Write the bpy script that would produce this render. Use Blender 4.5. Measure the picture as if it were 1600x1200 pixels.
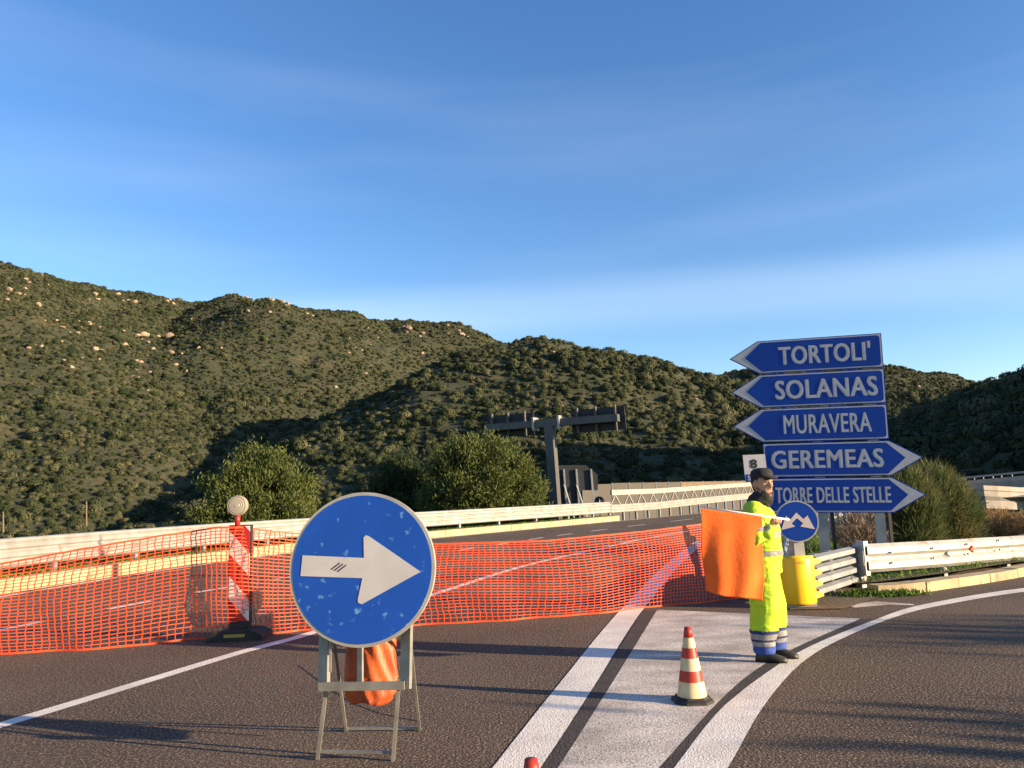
import bpy, bmesh, math, random
import numpy as np
from mathutils import Vector, Matrix
random.seed(7); RNG = np.random.default_rng(7)
for o in list(bpy.data.objects): bpy.data.objects.remove(o)
S = bpy.context.scene; COL = S.collection
R = math.radians
# ------------------------------------------------------------------ camera
F = 1208.0; CAMZ = 1.6; PITCH = R(8.24); ROLL = R(2.0)
fwd = Vector((0, math.cos(PITCH), math.sin(PITCH))); R0 = Vector((1, 0, 0)); U0 = R0.cross(fwd)
rgt = R0*math.cos(ROLL) - U0*math.sin(ROLL); upv = U0*math.cos(ROLL) + R0*math.sin(ROLL)
cd = bpy.data.cameras.new('camera'); cam = bpy.data.objects.new('camera', cd); COL.objects.link(cam)
cd.sensor_width = 36; cd.lens = 36*F/1600; cd.clip_start = .1; cd.clip_end = 6000
m3 = Matrix((rgt, upv, -fwd)).transposed(); cam.matrix_world = Matrix.Translation((0, 0, CAMZ)) @ m3.to_4x4()
S.camera = cam
def ray(px, py): return fwd*F + rgt*(px-800) + upv*(600-py)
def P(px, py, y):                      # point on the pixel's ray at ground distance y
    d = ray(px, py); t = y/d.y; return Vector((d.x*t, y, CAMZ + d.z*t))
def G(px, py, z=0.0):                  # point on the pixel's ray where it meets the ground
    d = ray(px, py); t = (z-CAMZ)/d.z; return Vector((d.x*t, d.y*t, z))
# ------------------------------------------------------------------ sky, sun, exposure
SUN_EL = R(11.5); SUN_AZ = (math.cos(R(-21)), math.sin(R(-21)))     # from the right, a little behind the camera
sdir = Vector((SUN_AZ[0]*math.cos(SUN_EL), SUN_AZ[1]*math.cos(SUN_EL), math.sin(SUN_EL)))
W = bpy.data.worlds.new('World'); S.world = W; W.use_nodes = True
n = W.node_tree.nodes; l = W.node_tree.links; n.clear()
out = n.new('ShaderNodeOutputWorld'); bg = n.new('ShaderNodeBackground'); sky = n.new('ShaderNodeTexSky')
sky.sky_type = 'NISHITA'; sky.sun_disc = False; sky.sun_elevation = SUN_EL
sky.sun_rotation = math.atan2(sdir.x, sdir.y); sky.air_density = 1.0; sky.dust_density = .25; sky.ozone_density = 2.2; sky.altitude = 100
bg.inputs[1].default_value = .088
tc = n.new('ShaderNodeTexCoord'); mp = n.new('ShaderNodeMapping'); mp.inputs['Scale'].default_value = (1.2, 1.2, 9); mp.inputs['Rotation'].default_value = (0, R(-5), 0); mp.inputs['Location'].default_value = (.35, .2, .55)
no = n.new('ShaderNodeTexNoise'); no.inputs['Scale'].default_value = 1.1; no.inputs['Detail'].default_value = 4; no.inputs['Roughness'].default_value = .45
cr = n.new('ShaderNodeValToRGB'); cr.color_ramp.elements[0].position = .52; cr.color_ramp.elements[1].position = .9
mu = n.new('ShaderNodeMath'); mu.operation = 'MULTIPLY'; mu.inputs[1].default_value = .10
mx = n.new('ShaderNodeMixRGB'); mx.inputs[2].default_value = (5.2, 5.6, 6.2, 1)
l.new(tc.outputs['Generated'], mp.inputs[0]); l.new(mp.outputs[0], no.inputs[0]); l.new(no.outputs[0], cr.inputs[0]); l.new(cr.outputs[0], mu.inputs[0])
bn = (ray(1600, 425)).cross(ray(640, 498)).normalized()          # one faint cirrus streak along a great circle
dt = n.new('ShaderNodeVectorMath'); dt.operation = 'DOT_PRODUCT'; dt.inputs[1].default_value = bn; l.new(tc.outputs['Generated'], dt.inputs[0])
ab = n.new('ShaderNodeMath'); ab.operation = 'ABSOLUTE'; l.new(dt.outputs['Value'], ab.inputs[0])
mr = n.new('ShaderNodeMapRange'); mr.interpolation_type = 'SMOOTHERSTEP'; mr.inputs[1].default_value = 0; mr.inputs[2].default_value = .055; mr.inputs[3].default_value = 1; mr.inputs[4].default_value = 0; l.new(ab.outputs[0], mr.inputs[0])
m2 = n.new('ShaderNodeMath'); m2.operation = 'MULTIPLY'; l.new(mr.outputs[0], m2.inputs[0]); l.new(no.outputs[0], m2.inputs[1])
m4 = n.new('ShaderNodeMath'); m4.operation = 'MULTIPLY_ADD'; m4.inputs[1].default_value = .30; l.new(m2.outputs[0], m4.inputs[0]); l.new(mu.outputs[0], m4.inputs[2])
l.new(m4.outputs[0], mx.inputs[0]); hs_ = n.new('ShaderNodeHueSaturation'); hs_.inputs['Hue'].default_value = .511; hs_.inputs['Saturation'].default_value = 1.22; hs_.inputs['Value'].default_value = 1.1; l.new(sky.outputs[0], hs_.inputs['Color']); l.new(hs_.outputs[0], mx.inputs[1]); l.new(mx.outputs[0], bg.inputs[0]); l.new(bg.outputs[0], out.inputs[0])
sd = bpy.data.lights.new('sun', 'SUN'); sun = bpy.data.objects.new('sun', sd); COL.objects.link(sun)
sd.energy = 5.0; sd.angle = R(.5); sd.color = (1, .77, .50); sun.rotation_euler = sdir.to_track_quat('Z', 'Y').to_euler()
S.view_settings.view_transform = 'Standard'; S.view_settings.look = 'None'; S.view_settings.exposure = 1.55; S.view_settings.gamma = 1
# ------------------------------------------------------------------ materials
def M(name, c1, c2=None, rough=.7, scale=4, bump=0, bscale=None, metal=0, spec=.4, lo=.35, hi=.65, stretch=None, trans=0, c3=None, s3=60, lo3=.5, hi3=.6, coords='Object'):
    m = bpy.data.materials.new(name); m.use_nodes = True; n = m.node_tree.nodes; l = m.node_tree.links
    b = n['Principled BSDF']; b.inputs['Roughness'].default_value = rough; b.inputs['Metallic'].default_value = metal
    b.inputs['Specular IOR Level'].default_value = spec
    tc = n.new('ShaderNodeTexCoord'); src = tc.outputs[coords]
    if stretch:
        mp = n.new('ShaderNodeMapping'); mp.inputs['Scale'].default_value = stretch; l.new(src, mp.inputs[0]); src = mp.outputs[0]
    b.inputs['Base Color'].default_value = (*c1, 1)
    def noise(sc, det=6):
        t = n.new('ShaderNodeTexNoise'); t.inputs['Scale'].default_value = sc; t.inputs['Detail'].default_value = det; l.new(src, t.inputs[0]); return t.outputs[0]
    def ramp(s, a, z):
        r = n.new('ShaderNodeValToRGB'); r.color_ramp.elements[0].position = a; r.color_ramp.elements[1].position = z; l.new(s, r.inputs[0]); return r.outputs[0]
    colsock = None
    if c2:
        mx = n.new('ShaderNodeMixRGB'); mx.inputs[1].default_value = (*c1, 1); mx.inputs[2].default_value = (*c2, 1); l.new(ramp(noise(scale), lo, hi), mx.inputs[0]); colsock = mx.outputs[0]
    if c3:
        mx = n.new('ShaderNodeMixRGB'); mx.inputs[1].default_value = (*c1, 1); mx.inputs[2].default_value = (*c3, 1)
        if colsock: l.new(colsock, mx.inputs[1])
        l.new(ramp(noise(s3, 3), lo3, hi3), mx.inputs[0]); colsock = mx.outputs[0]
    if colsock: l.new(colsock, b.inputs['Base Color'])
    if bump:
        bp = n.new('ShaderNodeBump'); bp.inputs['Strength'].default_value = bump; bp.inputs['Distance'].default_value = .02; l.new(noise(bscale or scale*8, 4), bp.inputs['Height']); l.new(bp.outputs[0], b.inputs['Normal'])
    if trans:
        t = n.new('ShaderNodeBsdfTranslucent'); ms = n.new('ShaderNodeMixShader'); ms.inputs[0].default_value = trans
        if colsock: l.new(colsock, t.inputs[0])
        else: t.inputs[0].default_value = (*c1, 1)
        l.new(b.outputs[0], ms.inputs[1]); l.new(t.outputs[0], ms.inputs[2]); l.new(ms.outputs[0], n['Material Output'].inputs[0])
    return m
def leafM(name, c1, c2, trans=.3):     # per-instance and per-place variation
    m = M(name, c1, c2, .65, 1.3, trans=trans, spec=.25); return m
ASPH = M('asphalt', (.102, .073, .051), (.060, .044, .032), .9, .4, bump=1.0, bscale=55, c3=(.26, .195, .145), s3=48, lo3=.50, hi3=.66, spec=.2)
PAINT = M('road_paint', (.78, .72, .63), (.62, .56, .49), .8, 2, bump=.5, bscale=80, c3=(.16, .14, .12), s3=55, lo3=.60, hi3=.74)
WORN = M('worn_paint', (.70, .63, .55), (.40, .35, .30), .85, 1.6, bump=.6, bscale=75, c3=(.10, .085, .07), s3=48, lo3=.50, hi3=.70, stretch=(1, 1.6, 1))
STRIP = M('strip_asphalt', (.05, .042, .036), (.035, .03, .027), .85, 3, bump=.7, bscale=70, c3=(.13, .11, .09), s3=75, lo3=.55, hi3=.7)
CRACK_SHADOW = M('tar_and_shadow', (.012, .011, .010), rough=.7)
GALV = M('galvanised', (.36, .345, .32), (.28, .265, .24), .5, 3, metal=.35, bump=.05, bscale=20, c3=(.24, .17, .11), s3=4, lo3=.62, hi3=.75)
GALVD = M('galvanised_grey', (.30, .31, .32), (.22, .23, .24), .5, 4, metal=.4, bump=.05)
STEEL = M('stand_steel', (.27, .26, .23), (.19, .18, .155), .5, 9, metal=.4)
KERBM = M('kerb_concrete', (.42, .34, .20), (.31, .24, .14), .85, 2.2, bump=.35, bscale=40, c3=(.22, .16, .09), s3=3.5, lo3=.6, hi3=.72)
CONC = M('concrete', (.34, .30, .25), (.24, .21, .18), .85, .5, bump=.3, bscale=14)
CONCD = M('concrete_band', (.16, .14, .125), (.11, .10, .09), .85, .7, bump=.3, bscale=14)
BLUE = M('sign_blue', (.004, .040, .26), (.005, .046, .29), .45, 2, spec=.2)
BLUEW = M('sign_blue_worn', (.006, .058, .33), (.008, .066, .37), .36, 3, c3=(.12, .27, .52), s3=17, lo3=.63, hi3=.74)
WHITE = M('reflective_white', (.46, .45, .46), (.40, .39, .40), .45, 6)
GREYW = M('reflective_grey', (.50, .47, .45), (.44, .41, .39), .45, 5)
RIM = M('aluminium_rim', (.45, .43, .38), (.36, .33, .28), .45, 8, metal=.3)
DARK = M('dark_metal', (.014, .016, .02), (.02, .022, .026), .6, 3)
GANTRY = M('gantry_steel', (.10, .096, .09), (.075, .072, .07), .55, 1.5, metal=.25)
BLACKR = M('black_rubber', (.014, .013, .013), (.028, .025, .022), .75, 14, bump=.3)
REDP = M('red_plastic', (.42, .022, .018), (.34, .018, .014), .4, 6)
REDR = M('red_reflective', (.50, .025, .02), (.40, .02, .018), .4, 12)
WHITER = M('white_reflective_sheet', (.72, .68, .62), (.62, .57, .5), .45, 10)
CREAM = M('cone_cream', (.62, .50, .30), (.52, .40, .22), .5, 12)
CONER = M('cone_red', (.40, .035, .018), (.31, .025, .014), .45, 9)
NETM = M('net_orange', (.88, .12, .035), (.78, .085, .025), .5, 3, trans=.3)
FLAGM = M('flag_cloth', (.95, .23, .045), (.90, .17, .03), .85, 4, trans=.35, bump=.2, bscale=30, spec=.15)
BAGM = M('sack_orange', (.52, .10, .02), (.34, .062, .016), .5, 7, bump=.25, bscale=25, trans=.12)
YELB = M('terminal_yellow', (.92, .54, .012), (.88, .47, .01), .4, 3)
HIVIS = M('hivis_yellow', (.45, .64, .022), (.38, .56, .018), .75, 5, bump=.7, bscale=16)
HIGRN = M('hivis_shoulder', (.26, .48, .05), rough=.7)
TAPE = M('reflective_tape', (.27, .26, .25), (.20, .195, .19), .4, 20)
NAVY = M('navy_cloth', (.018, .03, .10), rough=.8); BLUEC = M('blue_cloth', (.03, .07, .32), (.02, .05, .22), .75, 18)
SKIN = M('skin', (.46, .25, .165), (.40, .20, .125), .5, 14); HAIR = M('hair', (.014, .010, .008), (.025, .017, .012), .7, 60, bump=.5)
STUB = M('stubble', (.17, .088, .058), (.24, .125, .08), .7, 90)
BLK = M('black_fleece', (.010, .010, .012), (.02, .02, .022), .85, 30, bump=.4); SHOE = M('boot_leather', (.022, .020, .014), (.04, .034, .022), .5, 14)
WOODM = M('flag_stick', (.75, .70, .6), rough=.5)
TREEL = leafM('tamarisk_leaf', (.10, .118, .028), (.06, .08, .02)); TREED = leafM('dark_leaf', (.05, .068, .02), (.032, .046, .015))
BROOM = leafM('broom_stem', (.065, .10, .030), (.14, .13, .05)); DRY = leafM('dry_grass', (.30, .19, .075), (.22, .13, .05))
TWIG = M('dry_twig', (.20, .13, .075), (.12, .08, .05), .8, 8); GRASSM = leafM('grass', (.12, .19, .03), (.07, .13, .02)); BARK = M('bark', (.09, .065, .045), (.06, .04, .03), .9, 6, bump=.6)
SCRUB = M('hill_ground', (.036, .040, .017), (.066, .053, .027), .95, .05, bump=.6, bscale=1.5, c3=(.028, .036, .013), s3=.45, lo3=.42, hi3=.58)
ROCKM = M('granite', (.34, .25, .17), (.22, .16, .11), .9, .5, bump=.6, bscale=4)
EARTH = M('earth', (.12, .085, .05), (.08, .06, .035), .95, 2, bump=.7, bscale=20)
def hillM(name, c1, c2, c3):
    m = M(name, c1, c2, .8, 1.6, spec=.15, trans=.12); n = m.node_tree.nodes; l = m.node_tree.links
    oi = n.new('ShaderNodeObjectInfo'); r = n.new('ShaderNodeValToRGB'); r.color_ramp.elements[0].color = (*c1, 1); r.color_ramp.elements[1].color = (*c3, 1)
    e = r.color_ramp.elements.new(.55); e.color = (*c2, 1); l.new(oi.outputs['Random'], r.inputs[0]); l.new(r.outputs[0], n['Principled BSDF'].inputs['Base Color']); return m
HB = hillM('hill_bush', (.020, .030, .013), (.043, .052, .023), (.095, .094, .048))
# ------------------------------------------------------------------ mesh helpers
class MB:
    def __init__(s): s.v = []; s.f = []
    def add(s, vs, fs): o = len(s.v); s.v += [Vector(v) for v in vs]; s.f += [tuple(i+o for i in f) for f in fs]; return s
    def box(s, c, sz, rz=0, M4=None):
        hx, hy, hz = sz[0]/2, sz[1]/2, sz[2]/2; vs = [Vector((x, y, z)) for x in (-hx, hx) for y in (-hy, hy) for z in (-hz, hz)]
        m = M4 or Matrix.Rotation(rz, 3, 'Z'); vs = [m @ v + Vector(c) for v in vs]
        return s.add(vs, [(0, 1, 3, 2), (4, 6, 7, 5), (0, 4, 5, 1), (2, 3, 7, 6), (0, 2, 6, 4), (1, 5, 7, 3)])
    def bar(s, a, b, w, h=None, side=None):            # rectangular bar from a to b
        a, b = Vector(a), Vector(b); d = (b-a).normalized(); sd = Vector(side) if side else (d.cross(Vector((0, 0, 1))) if abs(d.z) < .95 else Vector((1, 0, 0)))
        sd = (sd - d*sd.dot(d)).normalized(); t = d.cross(sd); h = h or w
        vs = [p + sd*(w/2*i) + t*(h/2*j) for p in (a, b) for i, j in ((-1, -1), (1, -1), (1, 1), (-1, 1))]
        return s.add(vs, [(3, 2, 1, 0), (4, 5, 6, 7)] + [(i, (i+1) % 4, (i+1) % 4+4, i+4) for i in range(4)])
    def loft(s, rings, cap=True):
        k = len(rings[0]); o = len(s.v); s.v += [Vector(p) for r in rings for p in r]
        for i in range(len(rings)-1):
            for j in range(k): s.f.append((o+i*k+j, o+i*k+(j+1) % k, o+(i+1)*k+(j+1) % k, o+(i+1)*k+j))
        if cap: s.f.append(tuple(o+j for j in reversed(range(k)))); s.f.append(tuple(o+(len(rings)-1)*k+j for j in range(k)))
        return s
    def tube(s, pts, rad, k=10, sq=None, cap=True, ref=None):   # rad: number, list, or list of (ra, rb)
        pts = [Vector(p) for p in pts]; N = len(pts); rings = []; prev = None
        for i, p in enumerate(pts):
            d = (pts[min(i+1, N-1)] - pts[max(i-1, 0)]).normalized()
            a = Vector(ref) if ref else (prev if prev else (Vector((1, 0, 0)) if abs(d.x) < .8 else Vector((0, 1, 0))))
            a = (a - d*a.dot(d)).normalized(); prev = a; b = d.cross(a)
            r = rad[i] if isinstance(rad, (list, tuple)) else rad; ra, rb = r if isinstance(r, (list, tuple)) else (r, r)
            rings.append([p + a*(ra*math.cos(t)) + b*(rb*math.sin(t)) for t in [2*math.pi*j/k for j in range(k)]])
        return s.loft(rings, cap)
    def ball(s, c, r, k=14, q=9):
        r = r if isinstance(r, (list, tuple)) else (r, r, r); c = Vector(c); rings = []
        for i in range(q+1):
            t = math.pi*(i+.02)/(q+.04); rings.append([c + Vector((r[0]*math.sin(t)*math.cos(2*math.pi*j/k), r[1]*math.sin(t)*math.sin(2*math.pi*j/k), -r[2]*math.cos(t))) for j in range(k)])
        return s.loft(rings)
    def prism(s, poly, fr, n0, n1):                    # 2-D polygon in the frame (O, U, V, N)
        O, U, V, N = fr; k = len(poly); a = [O+U*x+V*y+N*n0 for x, y in poly]; b = [O+U*x+V*y+N*n1 for x, y in poly]
        return s.add(a+b, [tuple(reversed(range(k))), tuple(range(k, 2*k))] + [(i, (i+1) % k, (i+1) % k+k, i+k) for i in range(k)])
    def sweep(s, prof, path, closed=True):             # profile (offset to the right of travel, z) along a ground path
        path = [Vector(p) for p in path]; N = len(path); rings = []
        for i, p in enumerate(path):
            d = path[min(i+1, N-1)] - path[max(i-1, 0)]; nr = Vector((d.y, -d.x, 0)).normalized(); rings.append([p + nr*u + Vector((0, 0, w)) for u, w in prof])
        return s.loft(rings)
    def build(s, name, mat, parent=None, smooth=False, rel=True):
        off = parent.location if (parent and rel) else Vector((0, 0, 0))
        me = bpy.data.meshes.new(name); me.from_pydata([tuple(v-off) for v in s.v], [], s.f); me.update()
        for mm in (mat if isinstance(mat, list) else [mat]): me.materials.append(mm)
        bm = bmesh.new(); bm.from_mesh(me); bmesh.ops.recalc_face_normals(bm, faces=bm.faces); bm.to_mesh(me); bm.free()
        return put(name, me, parent, smooth)
def put(name, me, parent=None, smooth=False):
    if smooth: me.polygons.foreach_set('use_smooth', [True]*len(me.polygons))
    o = bpy.data.objects.new(name, me); COL.objects.link(o)
    if parent: o.parent = parent
    return o
def tag(o, label=None, cat=None, group=None, kind=None):
    for k, v in (('label', label), ('category', cat), ('group', group), ('kind', kind)):
        if v: o[k] = v
    return o
def thing(name, loc, label, cat, group=None):
    o = bpy.data.objects.new(name, None); COL.objects.link(o); o.location = Vector(loc); o.empty_display_size = .2; return tag(o, label, cat, group)
def copy_tree(o, loc, parent=None):
    c = o.copy(); COL.objects.link(c)
    if parent: c.parent = parent
    else: c.location = loc
    for ch in o.children: copy_tree(ch, None, c)
    return c
def remesh(mb, name, vox, mat, parent, smooth_it=6, wrinkle=0, wscale=.12, offset=None):
    o = mb.build(name, mat, None); m = o.modifiers.new('r', 'REMESH'); m.mode = 'VOXEL'; m.voxel_size = vox
    if smooth_it: sm = o.modifiers.new('s', 'SMOOTH'); sm.factor = .5; sm.iterations = smooth_it
    dg = bpy.context.evaluated_depsgraph_get(); dg.update(); me = bpy.data.meshes.new_from_object(o.evaluated_get(dg)); bpy.data.objects.remove(o)
    nv = len(me.vertices); co = np.empty(nv*3); me.vertices.foreach_get('co', co); co = co.reshape(-1, 3)
    if wrinkle:
        no = np.empty(nv*3); me.vertices.foreach_get('normal', no); no = no.reshape(-1, 3)
        q = co/wscale; w = fbm(q[:, 0]*.8+q[:, 2]*.5, q[:, 1]*.8+q[:, 2]*1.5, 3); co = co + no*((1-2*np.abs(w-.5)*2)[:, None]*wrinkle)
    co = co - np.array(parent.location) if parent else co; me.vertices.foreach_set('co', co.ravel()); me.update()
    if not me.materials: me.materials.append(mat)
    return put(name, me, parent, True)
def band(src, name, mat, parent, pred, off=.004):      # a strip lifted off a cloth mesh where pred(centre) holds
    me = src.data; loc = np.array(parent.location); vs = me.vertices; fs = [p for p in me.polygons if pred(Vector(p.center)+parent.location)]
    used = sorted({i for p in fs for i in p.vertices}); ix = {v: i for i, v in enumerate(used)}
    nm = bpy.data.meshes.new(name); nm.from_pydata([tuple(vs[i].co + vs[i].normal*off) for i in used], [], [tuple(ix[i] for i in p.vertices) for p in fs]); nm.materials.append(mat)
    return put(name, nm, parent, True)
# value noise
_T = RNG.random((256, 256))
def vnoise(x, y):
    xi = np.floor(x).astype(int); yi = np.floor(y).astype(int); fx = x-xi; fy = y-yi; fx = fx*fx*(3-2*fx); fy = fy*fy*(3-2*fy)
    a = _T[xi % 256, yi % 256]; b = _T[(xi+1) % 256, yi % 256]; c = _T[xi % 256, (yi+1) % 256]; d = _T[(xi+1) % 256, (yi+1) % 256]
    return (a*(1-fx)+b*fx)*(1-fy)+(c*(1-fx)+d*fx)*fy
def fbm(x, y, o=4):
    r = 0; a = .5; t = 0
    for i in range(o): r = r+a*vnoise(x*2**i+17*i, y*2**i+31*i); t += a; a *= .5
    return r/t
def interp_path(pts, step):
    pts = [Vector(p) for p in pts]; n_ = len(pts); dense = []
    for i in range(n_-1):                              # Catmull-Rom
        p0, p1, p2, p3 = pts[max(i-1, 0)], pts[i], pts[i+1], pts[min(i+2, n_-1)]
        for k in range(24):
            t = k/24; dense.append(.5*((2*p1)+(p2-p0)*t+(2*p0-5*p1+4*p2-p3)*t*t+(3*p1-p0-3*p2+p3)*t**3))
    dense.append(pts[-1]); o = [dense[0]]; acc = 0
    for a, b in zip(dense, dense[1:]):
        acc += (b-a).length
        if acc >= step: o.append(b); acc = 0
    if (o[-1]-dense[-1]).length > .05: o.append(dense[-1])
    return o
# ------------------------------------------------------------------ terrain
kerbL = [Vector((x, y, 0)) for x, y in ((-13.2, -30), (-12, 0), (-11.2, 8), (-10.55, 15.8), (-9.5, 21.5), (-7.5, 26.7), (-3.3, 32.8), (5.9, 45), (21.7, 66), (38, 86), (60, 110))]
kx = np.array([p.x for p in kerbL]); ky = np.array([p.y for p in kerbL])
ridges = [
 ([(-420, 330, 470), (-200, 372, 500), (0, 404, 520), (130, 437, 560), (270, 468, 600), (335, 482, 640)], .56),
 ([(335, 477, 600), (375, 462, 560), (430, 458, 540), (530, 483, 560), (600, 503, 580), (640, 501, 580), (700, 506, 590), (770, 529, 610), (860, 600, 640)], .66),
 ([(430, 467, 540), (390, 555, 450), (350, 640, 370)], .6), ([(640, 510, 580), (600, 570, 500)], .6),
 ([(0, 404, 520), (60, 520, 400), (120, 650, 300)], .5), ([(200, 455, 580), (250, 560, 440)], .52),
 ([(440, 735, 235), (560, 672, 262), (700, 606, 295), (790, 545, 325), (850, 528, 335), (900, 537, 340), (960, 555, 350), (1040, 577, 365), (1120, 586, 375), (1200, 600, 390)], .50),
 ([(850, 528, 335), (890, 640, 260)], .40), ([(1040, 577, 365), (1070, 660, 285)], .40),
 ([(1120, 592, 620), (1200, 573, 620), (1290, 564, 620), (1390, 577, 630), (1440, 584, 640), (1500, 609, 650)], .42),
 ([(1470, 612, 1400), (1510, 598, 1400), (1540, 597, 1420), (1570, 608, 1400)], .4),
 ([(1425, 668, 345), (1490, 632, 290), (1540, 603, 245), (1600, 604, 200), (1700, 560, 178), (1900, 420, 160)], .5),
]
RW = [([P(*q) for q in r], s) for r, s in ridges]
def terrain(X, Y):
    H = np.full(X.shape, -1e9)
    for pts, sl in RW:
        for a, b in zip(pts, pts[1:]):
            dx, dy = b.x-a.x, b.y-a.y; t = np.clip(((X-a.x)*dx+(Y-a.y)*dy)/(dx*dx+dy*dy), 0, 1)
            d = np.hypot(X-(a.x+t*dx), Y-(a.y+t*dy)); z = a.z+t*(b.z-a.z)
            H = np.maximum(H, z - sl*(np.sqrt(d*d+64)-8))
    rr = np.hypot(X, Y); far = np.clip((rr-150)/250, 0, 1)
    nz = (fbm(X/60, Y/60, 5)-.5)*20*far + (fbm(X/16+9, Y/16, 3)-.5)*4*np.clip((rr-90)/120, 0, 1)
    dk = np.interp(Y, ky, kx) - X                      # beyond the left kerb
    base = np.where(dk > 0, np.maximum(-.25-.30*np.maximum(dk-.6, 0), -7), -.3)
    fr = np.clip((Y-26)/25, 0, 1)*np.clip((X-14-.25*Y)/8, 0, 1); base = np.where(dk <= 0, -.3-5*fr, base)
    Hn = H+nz*np.clip((H+15)/25, 0, 1); k = 4.0
    m_ = np.maximum(base, Hn); z = m_ + np.log(np.exp((base-m_)/k)+np.exp((Hn-m_)/k))*k*far
    return np.where(rr < 120, base, np.where(rr < 150, base+(np.maximum(z, base)-base)*(rr-120)/30, z))
az = np.concatenate([np.linspace(-180, -48, 50)[:-1], np.linspace(-48, 48, 460), np.linspace(48, 180, 50)[1:]]); az = np.radians(az)
rr = np.concatenate([[1.5, 5], np.linspace(9, 120, 60), np.geomspace(122, 2600, 330)])
A, RRr = np.meshgrid(az, rr, indexing='ij'); X = np.sin(A)*RRr; Y = np.cos(A)*RRr; Z = terrain(X, Y)
na, nr = A.shape; idx = np.arange(na*nr).reshape(na, nr)
fc = np.stack([idx[:-1, :-1], idx[1:, :-1], idx[1:, 1:], idx[:-1, 1:]], -1).reshape(-1, 4)
me = bpy.data.meshes.new('terrain'); me.from_pydata(np.stack([X, Y, Z], -1).reshape(-1, 3).tolist(), [], fc.tolist()); me.materials.append(SCRUB); me.update()
tag(put('terrain', me, None, True), kind='structure')
# ------------------------------------------------------------------ road
road_pts = [p + Vector((.1, 0, 0)) for p in kerbL]
right = [(75, 118), (50, 90), (31, 66), (17.5, 47), (12, 36), (8.3, 26), (6.2, 18.5), (5.0, 13.6), (5.3, 12.2), (6.6, 12.9), (9, 15.2), (14, 19.5), (30, 33), (60, 46), (70, 20), (60, -30)]
mb = MB(); poly = [Vector((p.x, p.y, 0)) for p in road_pts]+[Vector((x, y, 0)) for x, y in right]
mb.add(poly, [tuple(range(len(poly)))]); road = mb.build('road', ASPH); tag(road, kind='structure')
def strip(name, L, Rr, mat, z, par=road):
    mb = MB(); k = len(L); mb.add([Vector((p.x, p.y, z)) for p in L]+[Vector((p.x, p.y, z)) for p in Rr], [(i, k+i, k+i+1, i+1) for i in range(k-1)]); return mb.build(name, mat, par)
def line(name, path, w, mat=PAINT, z=.004):
    path = interp_path(path, .4); L = []; Q = []
    for i, p in enumerate(path):
        d = path[min(i+1, len(path)-1)]-path[max(i-1, 0)]; nn = Vector((d.y, -d.x, 0)).normalized()*w/2; L.append(p-nn); Q.append(p+nn)
    return strip(name, L, Q, mat, z)
v2 = lambda pts: [Vector((x, y, 0)) for x, y in pts]
line('edge_line', v2([(-5.3, 3), (-4.04, 6.1), (-3.1, 8.8), (-2.65, 9.8), (-1.4, 13.6), (.14, 18.2), (2.1, 22.3), (5.5, 28.9), (14, 42), (28, 60), (48, 84)]), .16)
line('edge_line', [Vector((p.x+.5, p.y, 0)) for p in kerbL[1:]], .15)
dp = interp_path(v2([(-7.9, 6), (-7.2, 11.2), (-6.65, 13.2), (-6.1, 15), (-5.3, 16.9), (-3.7, 20.5), (-.53, 26.8), (2.05, 31.7), (8, 41), (20, 58)]), .2)
for i in range(0, len(dp)-5, 9): strip('lane_dash', *[[q + Vector((s*.07, -s*.03, 0)) for q in dp[i:i+5]] for s in (-1, 1)], PAINT, .004)
gl = lambda L: interp_path([G(*q) for q in L], .25)
def two(name, L, Q, mat, z, n_=40):
    L, Q = gl(L), gl(Q); rs = lambda a: [a[min(int(round(i*(len(a)-1)/n_)), len(a)-1)] for i in range(n_+1)]; return strip(name, rs(L), rs(Q), mat, z)
two('gore_line', [(700, 1290), (770, 1200), (873, 1070), (968, 955), (1040, 882), (1086, 846)], [(776, 1290), (845, 1200), (930, 1070), (1003, 955), (1062, 884), (1100, 848)], PAINT, .004)
two('gore_line', [(960, 1330), (1054, 1200), (1130, 1105), (1206, 1046), (1264, 1011), (1364, 970), (1442, 945), (1600, 919), (1800, 900)], [(1060, 1330), (1138, 1200), (1196, 1100), (1253, 1036), (1316, 998), (1400, 964), (1462, 948), (1600, 925), (1800, 904)], PAINT, .004)
two('worn_strip', [(776, 1291), (846, 1200), (931, 1070), (1004, 955)], [(806, 1291), (872, 1200), (955, 1070), (1026, 955)], STRIP, .003)
two('worn_strip', [(938, 1325), (1030, 1200), (1105, 1108), (1187, 1043), (1245, 1009), (1345, 968)], [(958, 1325), (1052, 1200), (1128, 1106), (1204, 1047), (1262, 1012), (1362, 971)], STRIP, .003)
two('gore_patch', [(806, 1291), (872, 1200), (955, 1070), (1027, 953)], [(938, 1325), (1030, 1200), (1187, 1043), (1345, 967)], WORN, .004)
for pts in ([(0, 1136), (120, 1125), (290, 1141), (420, 1150)], [(470, 1040), (560, 1100), (660, 1130)], [(1380, 1200), (1395, 1120), (1440, 1080)]):  # leftmost line paints the sign stand legs' shadow; the rest are cracks
    if pts[0][0] < 1300: line('crack_and_shadow', [G(*q)+Vector((random.uniform(-.02, .02), random.uniform(-.03, .03), 0)) for q in pts], .012, CRACK_SHADOW, .002)
strip('faded_mark', [G(1320, 944), G(1370, 940), G(1425, 944)], [G(1335, 950), G(1390, 945), G(1430, 946)], WORN, .003)
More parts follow.
